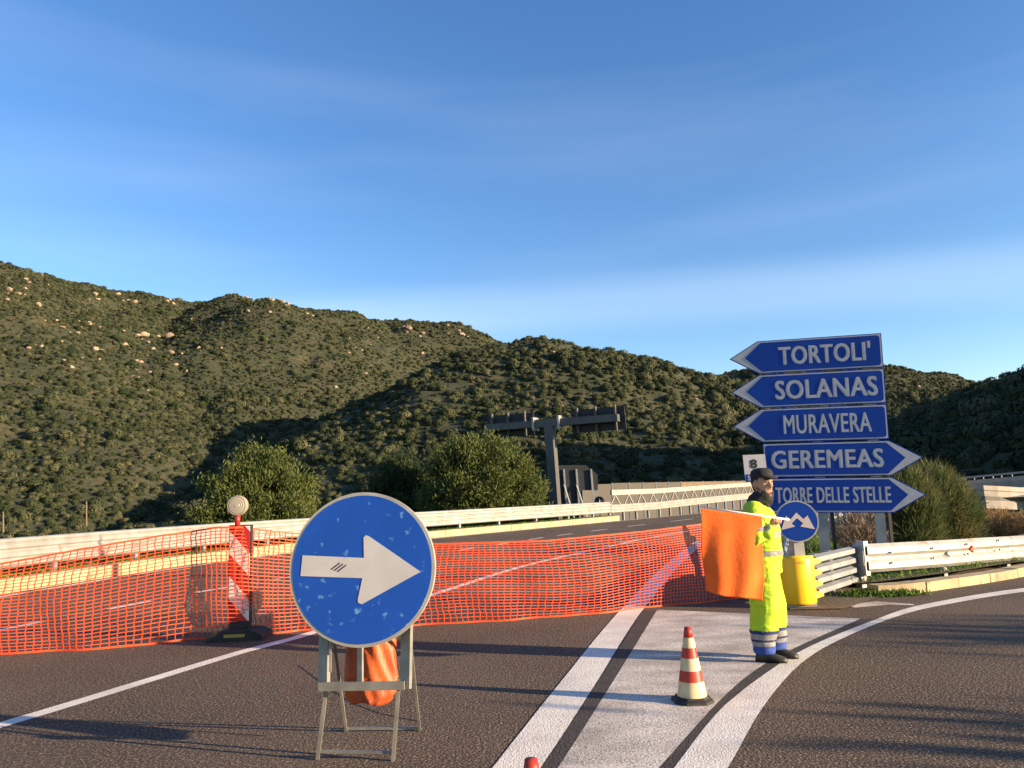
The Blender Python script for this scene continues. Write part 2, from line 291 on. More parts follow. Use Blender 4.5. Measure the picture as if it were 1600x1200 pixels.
# kerbs made of stones
def kerb(name, path, w, h, L, side=1):
    pth = interp_path(path, .25); k = tag(bpy.data.objects.new(name, None), kind='structure'); COL.objects.link(k); k.location = pth[0]
    per = max(2, int(L/.27)); i = 0
    while i+1 < len(pth):
        seg = pth[i:i+per+1]
        if len(seg) < 2: break
        seg = [q.copy() for q in seg]; seg[-1] = seg[-1].lerp(seg[-2], .05); dz = random.uniform(-.006, .006); du = random.uniform(-.006, .006)
        MB().sweep([(du, -.1), (du, h+dz-.02), (du-.02*side, h+dz), (du-w*side, h+dz), (du-w*side, -.1)], seg).build('kerb_stone', KERBM, k); i += per
    return k
kerb('kerb', [p for p in kerbL[1:8]], .35, .27, 2.0)
KR = [(q.x, q.y) for q in [G(*p_) for p_ in ((1356, 928), (1400, 925), (1450, 918), (1520, 908), (1600, 894), (1720, 872))]]+[(19, 23), (29, 31)]
kerb('kerb', [Vector((x, y, 0)) for x, y in KR], .28, .14, .9, side=-1)
vg = interp_path(v2(KR), .4); L = [p+Vector((-.15, .3, 0)) for p in vg]; Q = [p+Vector((-1.2, 2.6, 0)) for p in vg]
mb = MB(); k = len(L); mb.add([Vector((p.x, p.y, .12)) for p in L]+[Vector((p.x, p.y, .06)) for p in Q], [(i, k+i, k+i+1, i+1) for i in range(k-1)]); tag(mb.build('verge', EARTH), kind='structure')
mb = MB(); mb.add([Vector(q) for q in ((3.5, 10.4, .012), (4.2, 10.35, .012), (5.3, 11.5, .012), (5.6, 13.6, .012), (5.2, 13.8, .012), (4.6, 12.8, .012))], [tuple(range(6))]); tag(mb.build('gore_soil', EARTH), kind='structure')
# blades of grass / weeds: numpy built
def blades(name, cen, dirs, ln, wd, mat, parent=None, kind=None, bend=.25):
    cen = np.asarray(cen); dirs = np.asarray(dirs); n_ = len(cen); dirs = dirs/np.linalg.norm(dirs, axis=1)[:, None]
    rnd = RNG.normal(size=(n_, 3)); sd = np.cross(dirs, rnd); sd /= np.linalg.norm(sd, axis=1)[:, None]; nn = np.cross(dirs, sd)
    ln = np.broadcast_to(ln, n_)[:, None]; wd = np.broadcast_to(wd, n_)[:, None]
    p0 = cen; p1 = cen+dirs*ln*.55+nn*ln*bend*.3; p2 = cen+dirs*ln+nn*ln*bend
    V = np.stack([p0-sd*wd*.3, p0+sd*wd*.3, p1+sd*wd*.5, p1-sd*wd*.5, p2], 1).reshape(-1, 3); b = np.arange(n_)*5
    fs = np.stack([b, b+1, b+2, b+3], 1).tolist()+np.stack([b+3, b+2, b+4], 1).tolist()
    off = np.array(parent.location) if parent else 0
    me = bpy.data.meshes.new(name); me.from_pydata((V-off).tolist(), [], fs); me.materials.append(mat); o = put(name, me, parent)
    return tag(o, kind=kind)
def scatter(poly_pts, n_):                              # points between two paths
    A_, B_ = poly_pts; t = RNG.random(n_)*(len(A_)-1.001); i = t.astype(int); f = (t-i)[:, None]; A_ = np.array(A_); B_ = np.array(B_); a = A_[i]*(1-f)+A_[i+1]*f; b = B_[i]*(1-f)+B_[i+1]*f; u = RNG.random(n_)[:, None]; return a*(1-u)+b*u
def up(n_, s): return RNG.normal(size=(n_, 3))*[s, s, .15]+[0, 0, 1]
c_ = scatter(([(p.x-.17, p.y+.3, .12) for p in vg], [(p.x-.9, p.y+1.6, .08) for p in vg]), 9000)
tag(blades('verge_grass', c_, up(9000, .5), RNG.uniform(.06, .16, 9000), .014, GRASSM, kind='stuff'), 'short green grass on the verge behind the pale kerb', 'grass')
c_ = RNG.normal(size=(2600, 3))*[.22, .09, 0]+[G(1375, 930).x, G(1375, 930).y, .0]
tag(blades('weeds', c_, up(2600, .8), RNG.uniform(.04, .12, 2600), .025, GRASSM, kind='stuff'), 'low weeds growing at the end of the kerb by the yellow terminal', 'weeds')
c_ = scatter(([(p.x-.42, p.y, .24) for p in interp_path(kerbL[2:8], .5)], [(p.x-.6, p.y+.1, .24) for p in interp_path(kerbL[2:8], .5)]), 5000)
tag(blades('kerb_grass', c_, up(5000, .5), RNG.uniform(.05, .14, 5000), .018, GRASSM, kind='stuff'), 'thin line of grass between yellow kerb and left guardrail', 'grass')
# ------------------------------------------------------------------ guardrails
def wave(h, n_=3, d=.045, t=.006):
    pr = []; u = h/n_
    for k in range(n_): pr += [(0, k*u+.01), (d, k*u+u*.28), (d, k*u+u*.68), (0, k*u+u*.93)]
    return pr + [(x-t, z) for x, z in reversed(pr)]
def rail(name, path, z0, h, label, side=1, seg=4, mat=GALV, post_h=None, post_every=2, nw=3, extra=None, group=None):
    pth = interp_path(path, .5); t = thing(name, (pth[0].x, pth[0].y, 0), label, 'guardrail', group); n_ = int(seg/.5); i = 0; j = 0
    pr = [(u*side, w+z0) for u, w in wave(h, nw)]
    while i < len(pth)-1:
        s = pth[i:i+n_+1]
        if len(s) > 1: MB().sweep([(u+(.004 if j % 2 else 0)*side, w+(.003 if j % 2 else 0)) for u, w in pr], s).build('beam', mat, t)
        i += n_; j += 1
    for i in range(0, len(pth), int(post_every/.5)):
        p = pth[i]; d = pth[min(i+1, len(pth)-1)]-pth[max(i-1, 0)]; nn = Vector((d.y, -d.x, 0)).normalized()*side
        MB().box((p.x-nn.x*.13, p.y-nn.y*.13, (z0+h)/2-.2+p.z), (.1, .12, z0+h+.34), math.atan2(d.y, d.x)).build('post', GALVD, t)
        MB().box((p.x-nn.x*.04, p.y-nn.y*.04, z0+h*.5+p.z), (.12, .09, h*.5), math.atan2(d.y, d.x)).build('spacer', GALVD, t)
    return t, pth
gp = [p+Vector((-.5, 0, 0)) for p in kerbL[1:8]]
t, pth = rail('guardrail', gp, .44, .56, 'long pale triple wave guardrail behind the yellow kerb, with rounded top', 1)
MB().tube([p+Vector((-.02, 0, 1.02)) for p in pth], .06, 8).build('top_rail', GALV, t, True)
far = [Vector((p.x-.45, p.y+.15, z)) for p, z in zip(interp_path(kerbL[7:], 1.0), [0]*4+[min(.5, .02*i) for i in range(200)])]
t, pth = rail('viaduct_guardrail', far, .42, .5, 'far guardrail with truss strutted upper rail on the viaduct', 1, seg=6, post_every=1.5)
MB().sweep([(0, 1.45), (.12, 1.45), (.12, 1.75), (0, 1.75)], pth).build('upper_rail', GALV, t)
mb = MB()
for i in range(0, len(pth)-3, 3):
    a, b, c = pth[i], pth[i+1], pth[i+2]; up_ = Vector((0, 0, 1))
    MB().bar(a+up_*.9, b+up_*1.46, .06).build('strut', GALV, t); MB().bar(c+up_*.9, b+up_*1.46, .06).build('strut', GALV, t)
pth0 = [Vector((3.7, 10.75, 0)), Vector((4.25, 12.6, 0)), Vector((5.3, 15.5, 0)), Vector((7, 20, 0)), Vector((10.5, 28, 0)), Vector((17, 40, 0))]
rail('median_guardrail', pth0, .12, .5, 'dark guardrail seen from behind, running away from the yellow terminal', -1, mat=GALVD)
# angled slotted end section and right rail
t = thing('end_guardrail', G(1290, 940), 'short slotted grey guardrail section angled into the yellow terminal', 'guardrail')
a, b = G(1278, 943)+Vector((0, .1, 0)), G(1354, 916)+Vector((0, .1, 0)); u = (b-a).normalized()
for k in range(4):
    z = .08+k*.145; w = [(0, z), (.07, z+.03), (.07, z+.095), (0, z+.125)]; w = [(x, q) for x, q in w]+[(x-.006, q) for x, q in reversed(w)]
    MB().sweep(w, [a.lerp(b, i/8) for i in range(9)]).build('beam', GALVD, t)
for q in (.22, .5, .8): MB().box(a.lerp(b, q)+Vector((-.12, .08, .25)), (.1, .1, .75), math.atan2(u.y, u.x)).build('post', GALVD, t)
rp = [Vector((p.x-.25, p.y+.42, -max(0, min(.16, .032*(p.x-5.4))))) for p in interp_path(v2(KR), .5)][1:]
t, pth = rail('guardrail', [rp[i] for i in range(0, len(rp), 2)], .24, .46, 'clean pale guardrail above the grass verge on the right kerb', 1, seg=4, nw=2)
pe = pth[0]; MB().box((pe.x-.02, pe.y+.05, .46), (.10, .14, .52), .5).build('end_post', GALVD, t)
q = P(1517, 858, G(1517, 908).y+.36); MB().prism([(-.045, 0), (.045, .055), (.045, -.055)], (q, Vector((.86, .5, 0)), Vector((0, 0, 1)), Vector((.5, -.86, 0))), -.02, .02).build('reflector', M('reflector_red', (.8, .09, .03), rough=.3), t)
mb = MB()
for i in range(1, len(pth)-1, 2):
    for z in (.36, .52): p = pth[i]; mb.box((p.x+.045, p.y-.06, z), (.03, .03, .03), .5)
tag(mb.build('bolts', GALVD, t), kind='stuff')
# yellow terminal
c = G(1257, 951)+Vector((0, .2, 0)); c.z = 0; t = thing('guardrail_terminal', c, 'bright yellow rounded guardrail terminal drum with notched side', 'crash barrier')
prof = []; Rr_ = .235
for i in range(17): a = R(150+i*13.2); prof.append((Rr_*math.cos(a), Rr_*math.sin(a)))
rings = []
for z, s in ((.05, .97), (.07, 1), (.64, 1), (.665, .97)): rings.append([(c.x+x*s, c.y+y*s, z) for x, y in prof])
MB().loft(rings).build('drum', YELB, t, True)
for k in range(4):
    z = .10+k*.145; MB().loft([[(c.x+.10, c.y-.19, z), (c.x+.10, c.y-.19, z+.125), (c.x+.12, c.y+.1, z+.125), (c.x+.12, c.y+.1, z)], [(c.x+.31, c.y-.10, z+.04), (c.x+.31, c.y-.10, z+.08), (c.x+.31, c.y+.12, z+.08), (c.x+.31, c.y+.12, z+.04)]]).build('tooth', YELB, t)
mb = MB(); mb.box((c.x, c.y+.02, .02), (.4, .3, .06)); mb.build('foot', GALVD, t)
# ------------------------------------------------------------------ lettering
def text(s, h, sx=1.0, bold=.0, gap=1.0):
    cu = bpy.data.curves.new('t', 'FONT'); cu.body = s; cu.size = 1; cu.offset = bold; cu.space_character = gap; cu.align_x = 'CENTER'; cu.resolution_u = 3
    o = bpy.data.objects.new('t', cu); COL.objects.link(o); dg = bpy.context.evaluated_depsgraph_get(); dg.update(); me = bpy.data.meshes.new_from_object(o.evaluated_get(dg)); bpy.data.objects.remove(o)
    vs = [v.co.copy() for v in me.vertices]; fs = [tuple(p.vertices) for p in me.polygons]; ys = [v.y for v in vs]; xs = [v.x for v in vs]; y0, y1 = min(ys), max(ys); cx = (min(xs)+max(xs))/2
    k = h/(y1-y0); return [((v.x-cx)*k*sx, (v.y-(y0+y1)/2)*k) for v in vs], fs, (max(xs)-min(xs))*k*sx
def letter(name, s, fr, x, y, h, width, mat, par, off, bold=.02, gap=1.05):
    vs, fs, w = text(s, h, 1, bold, gap); k = width/w; O, U, V, N = fr
    mb = MB(); mb.add([O+U*(x+a*k)+V*(y+b)+N*off for a, b in vs], fs); return mb.build(name, mat, par)
dl = MB(); letter('lettering', 'ood.it', (Vector((c.x-.02, c.y-.236, .60)), Vector((1, 0, 0)), Vector((0, 0, 1)), Vector((0, -1, 0))), 0, 0, .032, .13, M('print_red', (.5, .1, .02)), t, .004, 0)
# ------------------------------------------------------------------ direction signs
O = P(1398, 802, 13.25); yaw = R(18.5); lean = R(-1.5); U = Vector((math.cos(yaw), -math.sin(yaw), 0)); V = Vector((0, 0, 1)); V = (V*math.cos(lean)-U*math.sin(lean)); U = (U*math.cos(lean)+Vector((0, 0, 1))*math.sin(lean)).normalized(); N = U.cross(V).normalized()
if N.y > 0: N = -N
t = thing('direction_sign', (O.x-1, O.y+.3, 0), 'stack of five blue arrow direction boards on steel posts behind the guardrail', 'road sign')
SC = 13.25/1208
def arrow_panel(i, txt, left, th, tw, dx=0):
    H = .598; W_ = 2.06; tip = .50; y0 = .0+(4-i)*.622+.01
    fr = (O+V*y0, U, V, N)
    def pent(ins, tipin):
        w0, w1 = -W_+ins, -ins; a, b = ins, H-ins
        p = [(w0, a), (w1, a), (w1, b), (w0, b)]
        if left: return [(-W_-tip+tipin, H/2), (-W_+ins*.6, a), (w1, a), (w1, b), (-W_+ins*.6, b)]
        return [(w0, a), (-ins*.6, a), (tip-tipin, H/2), (-ins*.6, b), (w0, b)]
    pn = MB().prism(pent(0, 0), fr, -.03, 0).build('arrow_panel', BLUE, t)
    bo = MB().prism(pent(.014, .03), fr, 0, .003).build('border', WHITE, pn); bo.parent = pn; bo.matrix_parent_inverse = Matrix.Identity(4)
    def inner(ins, tipin):
        r = .05; a, b = ins, H-ins; arc = lambda cx, cy, a0: [(cx+r*math.cos(R(a0+k*22.5)), cy+r*math.sin(R(a0+k*22.5))) for k in range(5)]
        if left: return [(-W_-tip+tipin, H/2), (-W_+ins+.02, a)]+arc(-ins-r, a+r, -90)+arc(-ins-r, b-r, 0)+[(-W_+ins+.02, b)]
        return [(tip-tipin, H/2), (-ins-.02, b)]+arc(-W_+ins+r, b-r, 90)+arc(-W_+ins+r, a+r, 180)+[(-ins-.02, a)]
    f_ = MB().prism(inner(.034, .27), fr, .003, .006).build('face', BLUE, pn)
    tx = letter('lettering', txt, fr, -W_/2+dx, H/2, th, tw, WHITE, pn, .0085, 0); bw_ = .012 if i in (0, 1, 3) else .007
    bm = bmesh.new(); bm.from_mesh(tx.data); g0_ = bm.verts[:]+bm.edges[:]+bm.faces[:]
    for k_, (du, dv) in enumerate(((bw_, 0), (bw_*2, 0), (0, bw_*.9), (bw_, bw_*.9), (bw_*2, bw_*.9))):       # heavier strokes
        ge = bmesh.ops.duplicate(bm, geom=g0_); bmesh.ops.translate(bm, verts=[g_ for g_ in ge['geom'] if isinstance(g_, bmesh.types.BMVert)], vec=U*du+V*dv+N*(.0004*(k_+1)))
    bm.to_mesh(tx.data); bm.free()
    for o in (bo, f_, tx):                              # verts are world-based: make relative to the sign root, panel sits at the same origin
        for v in o.data.vertices: v.co = v.co - (t.location - Vector((0, 0, 0))) if o.parent == pn else v.co
for a_ in ((0, "TORTOLI'", True, .33, 1.50, .07), (1, 'SOLANAS', True, .33, 1.66, .06), (2, 'MURAVERA', True, .33, 1.42, .05), (3, 'GEREMEAS', False, .31, 1.80, .0), (4, 'TORRE DELLE STELLE', False, .27, 1.84, .06)): arrow_panel(*a_)
for sx in (-1.15, -.25):
    b0 = O+U*sx+N*-.10; MB().bar((b0.x-V.x*0, b0.y, -.3), b0+V*2.95, .16, .10, side=U).build('post', GALVD, t)
    b1 = b0+U*.17+N*-.03; MB().bar((b1.x, b1.y, -.3), b1+V*.3, .05, .05).build('brace', DARK, t)
# kilometre sign
q = P(1180, 730, 13.6); k = 13.6/1208; t = thing('kilometre_sign', (q.x, q.y, 0), 'small white and blue road number plate reading 8 beside the arrow boards', 'road sign')
fr = (q, Vector((.98, -.17, 0)), Vector((-.03, 0, 1)), Vector((-.17, -.98, 0)))
def rect(x0, x1, y0, y1): return [(x0, y0), (x1, y0), (x1, y1), (x0, y1)]
MB().prism(rect(-.19, .19, -.26, .22), fr, -.02, 0).build('plate', WHITE, t); MB().prism(rect(-.18, .18, -.25, -.12), fr, 0, .004).build('blue_band', BLUE, t)
letter('lettering', '8', fr, -.02, .06, .16, .12, BLK, t, .006, .03); letter('lettering', 'SS', fr, -.09, -.185, .08, .11, WHITE, t, .008, .01)
MB().tube([(q.x, q.y+.06, -.3), (q.x-.01, q.y+.06, q.z+.2)], .03, 10).build('post', GALVD, t, True)
# round two-way arrow sign
q = P(1245.5, 814.5, 10.75); k = 10.75/1208; r_ = 31.5*k; t = thing('round_sign', (q.x+.02, q.y+.05, 0), 'small round blue sign with two white arrows splitting downwards, above the yellow terminal', 'road sign')
fr = (q, Vector((math.cos(R(12)), -math.sin(R(12)), .0)), Vector((-.02, 0, 1)), Vector((-math.sin(R(12)), -math.cos(R(12)), 0)))
circ = lambda r, n_=48: [(r*math.cos(2*math.pi*i/n_), r*math.sin(2*math.pi*i/n_)) for i in range(n_)]
MB().prism(circ(r_), fr, -.02, 0).build('disc', RIM, t); MB().prism(circ(r_*.94), fr, 0, .003).build('face', BLUE, t)
aw = lambda s: [(0, .42*r_), (s*.30*r_, .10*r_), (s*.50*r_, .27*r_), (s*.78*r_, -.40*r_), (s*.12*r_, -.25*r_), (s*.27*r_, -.10*r_), (0, .15*r_)]
for s in (-1, 1): MB().prism(aw(s) if s < 0 else aw(s)[::-1], fr, .003, .006).build('arrow', M('arrow_pink', (.55, .46, .42), rough=.5), t)
MB().bar((q.x+.03, q.y+.06, -.1), (q.x, q.y+.06, q.z+.1), .14, .06, side=(1, 0, 0)).build('post', GALVD, t)
# ------------------------------------------------------------------ big round arrow sign on its stand
D0 = 4.98; q = P(564.5, 888, D0); r_ = 115.5*D0/F; yw = R(8); ro = R(-3.6); ln = R(5)
U = Vector((math.cos(yw), -math.sin(yw), 0)); N = Vector((-math.sin(yw), -math.cos(yw), 0)); V = (Vector((0, 0, 1))*math.cos(ln) - N*math.sin(ln)); N = U.cross(V); N = N if N.y < 0 else -N
U, V = U*math.cos(ro)+V*math.sin(ro), V*math.cos(ro)-U*math.sin(ro); fr = (q, U, V, N)
t = thing('arrow_sign', (q.x, q.y, 0), 'large scuffed round blue sign with white right arrow on folding steel stand', 'road sign')
MB().prism(circ(r_, 96), fr, -.03, 0).build('disc', RIM, t); MB().prism(circ(r_*.957, 96), fr, 0, .003).build('face', BLUEW, t)
ar = [(-.83, -.135), (.03, -.125), (-.01, -.40), (.0, -.44), (.05, -.455), (.81, -.01), (.07, .42), (.03, .43), (.0, .40), (.03, .135), (-.83, .135)]
MB().prism([(x*r_, y*r_) for x, y in ar], fr, .003, .006).build('arrow', GREYW, t)
mb = MB()
for i in range(3): mb.prism([(-.42*r_+i*.045*r_, -.03*r_-i*.012*r_), (-.30*r_+i*.045*r_, .065*r_-i*.012*r_), (-.295*r_+i*.045*r_, .05*r_-i*.012*r_), (-.40*r_+i*.045*r_, -.035*r_-i*.012*r_)], fr, .0062, .0072)
mb.build('scuff', DARK, t)
fl, frr = G(496, 1187), G(614, 1189); bl, br = G(541, 1143), G(656, 1142)
tl, tr = P(507, 985, 5.06), P(636, 985, 5.00)
ul, ur = P(506, 1077, 5.03), P(634, 1076, 4.97)
MB().bar(ul, tl+Vector((0, .03, .12)), .066, .035, side=(.93, -.36, 0)).build('upright', STEEL, t); MB().bar(ur, tr+Vector((0, .03, .12)), .066, .035, side=(.93, -.36, 0)).build('upright', STEEL, t)
MB().bar(fl, P(512, 1060, 5.04), .022, .022).build('leg', STEEL, t); MB().bar(frr, P(624, 1060, 4.98), .022, .022).build('leg', STEEL, t)
MB().bar(fl+Vector((0, 0, .05)), frr+Vector((0, 0, .05)), .018, .018).build('foot_bar', STEEL, t)
MB().bar(bl, P(520, 985, 5.14), .018, .018).build('leg', STEEL, t); MB().bar(br, P(639, 985, 5.08), .018, .018).build('leg', STEEL, t)
MB().bar(bl+Vector((0, 0, .02)), br+Vector((0, 0, .02)), .018, .018).build('foot_bar', STEEL, t)
MB().bar(P(498, 1073, 5.0), P(632, 1071, 4.94), .05, .02, side=(0, 0, 1)).build('cross_bar', STEEL, t)
MB().bar(P(563, 1072, 4.99), P(563, 975, 5.07), .035, .02, side=(.93, -.36, 0)).build('centre_strut', STEEL, t)
MB().bar(P(516, 1050, 4.97), P(517, 985, 5.02), .014, .014).build('brace', STEEL, t)
# sandbag hung on the stand
D1 = 5.2; k = D1/F; c0 = P(580, 1045, D1); rings = []
for i in range(26):
    s = i/25; z = P(580, 1095-s*118, D1).z; w = (.155, .168, .172, .168, .165, .16, .157, .155, .15, .148)[min(int(s*10), 9)]*(1 if s > .04 else .82); dpt = .105-.055*s
    rings.append([(c0.x+(w+.010*math.sin(7*a+9*s)*s)*math.cos(a)*1.02 + (.01 if i < 2 else 0)*math.cos(3*a), c0.y+(dpt+.018*math.sin(5*a+2)*s+.008*math.sin(11*a+14*s))*math.sin(a), z+.012*math.sin(3*a+1)) for a in [2*math.pi*j/48 for j in range(48)]])
o = MB().loft(rings).build('sandbag', BAGM, None, True); tag(o, 'orange plastic ballast sack hanging behind the round arrow sign stand', 'sandbag')
# ------------------------------------------------------------------ striped delineator with lamp
g = G(375, 998); y_ = g.y; t = thing('barrier_board', g, 'red and white striped barrier board with round warning lamp and rubber foot', 'barricade')
fr = (Vector((g.x-.01, y_-.03, 0)), Vector((.995, -.1, 0)), Vector((0, 0, 1)), Vector((-.1, -.995, 0)))
Z0, Z1, wb = .20, 1.36, .142
MB().prism(rect(-wb, wb, Z0, Z1), fr, -.06, 0).build('board', DARK, t)
def clip(poly, lo, hi):                                # clip to Z0..Z1 band
    for s, lim in ((1, lo), (-1, hi)):
        o_ = []
        for i in range(len(poly)):
            a, b = poly[i], poly[(i+1) % len(poly)]; ia, ib = s*(a[1]-lim) >= 0, s*(b[1]-lim) >= 0
            if ia: o_.append(a)
            if ia != ib: f = (lim-a[1])/(b[1]-a[1]); o_.append((a[0]+f*(b[0]-a[0]), lim))
        poly = o_
    return poly
e = wb-.012; st = .27; z = Z1-.62-.27*4; i = 0
while z < Z1+.4:
    pl = clip([(-e, z+.28), (e, z), (e, z+st), (-e, z+st+.28)], Z0+.012, Z1-.012)
    if len(pl) > 2: MB().prism(pl, fr, 0, .004).build('stripe', REDR if i % 2 else WHITER, t)
    z += st; i += 1
pf = [(-.33, 0), (-.32, .06), (-.22, .11), (-.15, .13), (.15, .13), (.22, .11), (.32, .06), (.33, 0)]
MB().prism(pf, (g, Vector((1, .1, 0)), Vector((0, 0, 1)), Vector((0, -1, 0))), -.2, .2).build('foot', BLACKR, t)
MB().prism(rect(-.12, .12, .05, .085), (g, Vector((1, .1, 0)), Vector((0, 0, 1)), Vector((0, -1, 0))), .2, .206).build('foot_sticker', M('sticker_yellow', (.30, .24, .05)), t)
MB().loft([[(g.x+s*.11, y_+d*.05, .12) for s, d in ((-1, -1), (1, -1), (1, 1), (-1, 1))], [(g.x+s*.13, y_+d*.04, .205) for s, d in ((-1, -1), (1, -1), (1, 1), (-1, 1))]]).build('socket', BLACKR, t)
lc = P(371.5, 790, y_-.03); MB().tube([(lc.x, lc.y, Z1-.01), (lc.x, lc.y, lc.z-.1)], [.03, .035], 12).build('lamp_neck', REDP, t, True)
lm = MB().tube([lc+Vector((0, .04, 0)), lc+Vector((0, .03, 0)), lc+Vector((0, -.03, 0)), lc+Vector((0, -.045, 0))], [.10, .125, .125, .115], 28, ref=(1, 0, 0)).build('warning_lamp', M('lamp_housing', (.24, .205, .155), rough=.5), t)
ln_ = MB()
for rr_ in (.10, .075, .05, .025): ln_.tube([lc-t.location+Vector((0, -.044, 0)), lc-t.location+Vector((0, -.05-.02*(.1-rr_)*10*.5, 0))], [rr_, rr_-.012], 24, ref=(1, 0, 0))
ln_.build('lens', M('lamp_lens', (.30, .265, .215), rough=.25), lm, rel=False)
# ------------------------------------------------------------------ orange net
base_px = [(-160, 1034), (0, 1021), (130, 1013), (262, 1003), (375, 992), (450, 985), (650, 977), (820, 966), (1000, 950), (1095, 941), (1186, 930)]
top_px = [(-160, 905), (0, 882), (130, 858), (262, 836), (352, 823), (395, 822), (470, 834), (680, 850), (850, 845), (1000, 831), (1098, 819), (1190, 800)]
bp_ = [G(*q) for q in base_px]; bl_ = interp_path(bp_, .03); NB = len(bl_)
tz = []
for i, (p) in enumerate(bl_):                         # height of the top edge above each foot point, from the top pixel line
    best = None
    for a, b in zip(top_px, top_px[1:]):
        for f in np.linspace(0, 1, 12):
            pt = P(a[0]+(b[0]-a[0])*f, a[1]+(b[1]-a[1])*f, p.y); d = abs(pt.x-p.x)
            if best is None or d < best[0]: best = (d, pt.z)
    tz.append(best[1])
NR = 28
def netp(u, v):                                        # u along in samples, v 0..1 up
    i = min(int(u), NB-2); f = u-i; p = bl_[i].lerp(bl_[i+1], f); h = tz[i]*(1-f)+tz[i+1]*f
    x = p.x; sl = .06*math.sin(x*1.3+.5)*math.sin(math.pi*min(1, v*1.1)) + .05*math.sin(x*3.1+2*v)*(1-v)*v*2
    bil = -.10*math.sin(math.pi*v)*(1 if x < -3.2 else .6) + .035*math.sin(x*4.3+3*v)*(1-v)+.02*math.sin(x*9+5*v)*(1-v)-.10*(1-v)**3*(.5+.5*math.sin(x*2.1))
    gx_ = G(375, 998).x
    if abs(x-gx_) < .6: bil -= .34*(1-(abs(x-gx_)/.6)**2)*min(1, v*2+.45)
    return Vector((p.x+sl*.8, p.y-.05+bil, .012+max(0, h-.012)*v**(.92+.1*math.sin(x*2))))
mb = MB()
def ribbon(pts, w, flat):                             # flat strand with thickness
    for a, b in zip(pts, pts[1:]):
        d = (b-a)
        if d.length < 1e-4: continue
        mb.bar(a, b, w, .004, side=flat)
cols = np.array([u for u in np.cumsum(np.concatenate([np.full(46, 2.2), np.full(400, 1.35)]))-2.2 if u < NB-1]); sub = 2
G_ = {}
for ci, u in enumerate(cols):
    for r in range(NR*1+1): G_[ci, r] = netp(u+.15*math.sin(r*1.7+ci), r/NR)
for ci in range(len(cols)): ribbon([G_[ci, r] for r in range(NR+1)], .011, (1, .08, 0))
for r in range(NR+1): ribbon([G_[ci, r] for ci in range(len(cols))], .022 if r in (0, NR) else .0085, (0, 0, 1))
o = mb.build('safety_net', NETM, None); tag(o, 'orange plastic mesh safety net stretched across the closed road', 'safety net')
# ------------------------------------------------------------------ cones
def cone(loc, label):
    t = thing('traffic_cone', (0, 0, 0), label, 'traffic cone', 'red and cream traffic cones')
    MB().loft([[(x, y, z) for x, y in ((-w, -w*.5), (-w*.5, -w), (w*.5, -w), (w, -w*.5), (w, w*.5), (w*.5, w), (-w*.5, w), (-w, w*.5))] for z, w in ((0, .15), (.022, .146), (.034, .122), (.046, .116))]).build('base', BLACKR, t)
    rad = lambda z: .112-.086*(z-.045)/.505
    zs = [.045, .13, .215, .30, .385, .47, .55]; ms = [CONER, CREAM, CONER, CREAM, CONER, CONER]
    zs = [.045, .155, .235, .325, .40, .475, .55]; ms = [CREAM, CONER, CREAM, CONER, CREAM, CONER]
    for a, b, m_ in zip(zs, zs[1:], ms):
        MB().loft([[(rad(z)*math.cos(q), rad(z)*math.sin(q), z) for q in [2*math.pi*j/32 for j in range(32)]] for z in (a, b)], cap=(b == .55)).build('band', m_, t, True)
    t.location = loc; return t
c1 = cone(G(1082, 1096), 'red and cream striped traffic cone standing on the white painted gore')
c2 = copy_tree(c1, P(829, 1166, 3.3)-Vector((0, 0, .55))); c2.location.z = 0; c2['label'] = 'red tipped traffic cone standing on the asphalt left of the gore line'
# ------------------------------------------------------------------ worker
WY = G(1184, 1033).y+.03
root = thing('person', (G(1206, 1033).x, WY, 0), 'road worker in yellow hi-vis suit, black cap and neck warmer holding an orange flag', 'person')
bx_, by_ = root.location.x, root.location.y
fa = R(-24); fX = Vector((math.cos(fa), math.sin(fa), 0)); lY = Vector((-math.sin(fa), math.cos(fa), 0))    # forward, left
def L3(f, s, z): return Vector((bx_, by_, 0))+fX*f+lY*s+Vector((0, 0, z))
ha = R(-66); hf = Vector((math.cos(ha), math.sin(ha), 0)); hl = Vector((-math.sin(ha), math.cos(ha), 0)); HC = L3(.06, .0, 1.62)
def Hd(f, s, z): return HC+hf*f+hl*s+Vector((0, 0, z))
hand = P(1212, 815, WY-0.28); shR = L3(-.02, -.20, 1.41); elR = P(1187, 852, WY-0.30); shL = L3(-.02, .20, 1.40); elL = L3(-.05, .28, 1.12); haL = L3(.06, .27, .86)
S1, S2 = P(1094, 792, WY-0.32), P(1233, 812, WY-0.30); sd_ = (S2-S1).normalized()
ft = lambda s: (L3(.0, s, .09))
feet = [L3(-.03, -.11, 0), L3(.05, .12, 0)]
b = MB()
b.ball(Hd(0, 0, .03), (.095, .095, .115)); b.tube([Hd(.02, 0, -.02), Hd(.035, 0, -.085), Hd(.045, 0, -.115)], [(.072, .08), (.06, .065), (.035, .04)], 14)
b.tube([Hd(.085, 0, .035), Hd(.115, 0, -.012), Hd(.10, 0, -.028)], [.012, .019, .014], 8); b.tube([Hd(.08, -.045, .05), Hd(.095, 0, .046), Hd(.08, .045, .05)], .014, 8)
b.tube([Hd(.082, -.025, -.062), Hd(.095, 0, -.060), Hd(.082, .025, -.062)], .010, 8)
for s in (-1, 1): b.ball(Hd(-.005, s*.096, .01), (.02, .014, .032), 8, 6)
b.tube([Hd(-.01, 0, -.05), L3(-.02, 0, 1.44), L3(-.02, 0, 1.38)], [.062, .062, .09], 14)
b.tube([L3(0, 0, .86), L3(0, 0, 1.1), L3(-.01, 0, 1.3), L3(-.02, 0, 1.42)], [(.11, .14), (.10, .13), (.11, .16), (.07, .10)], 18, ref=fX)
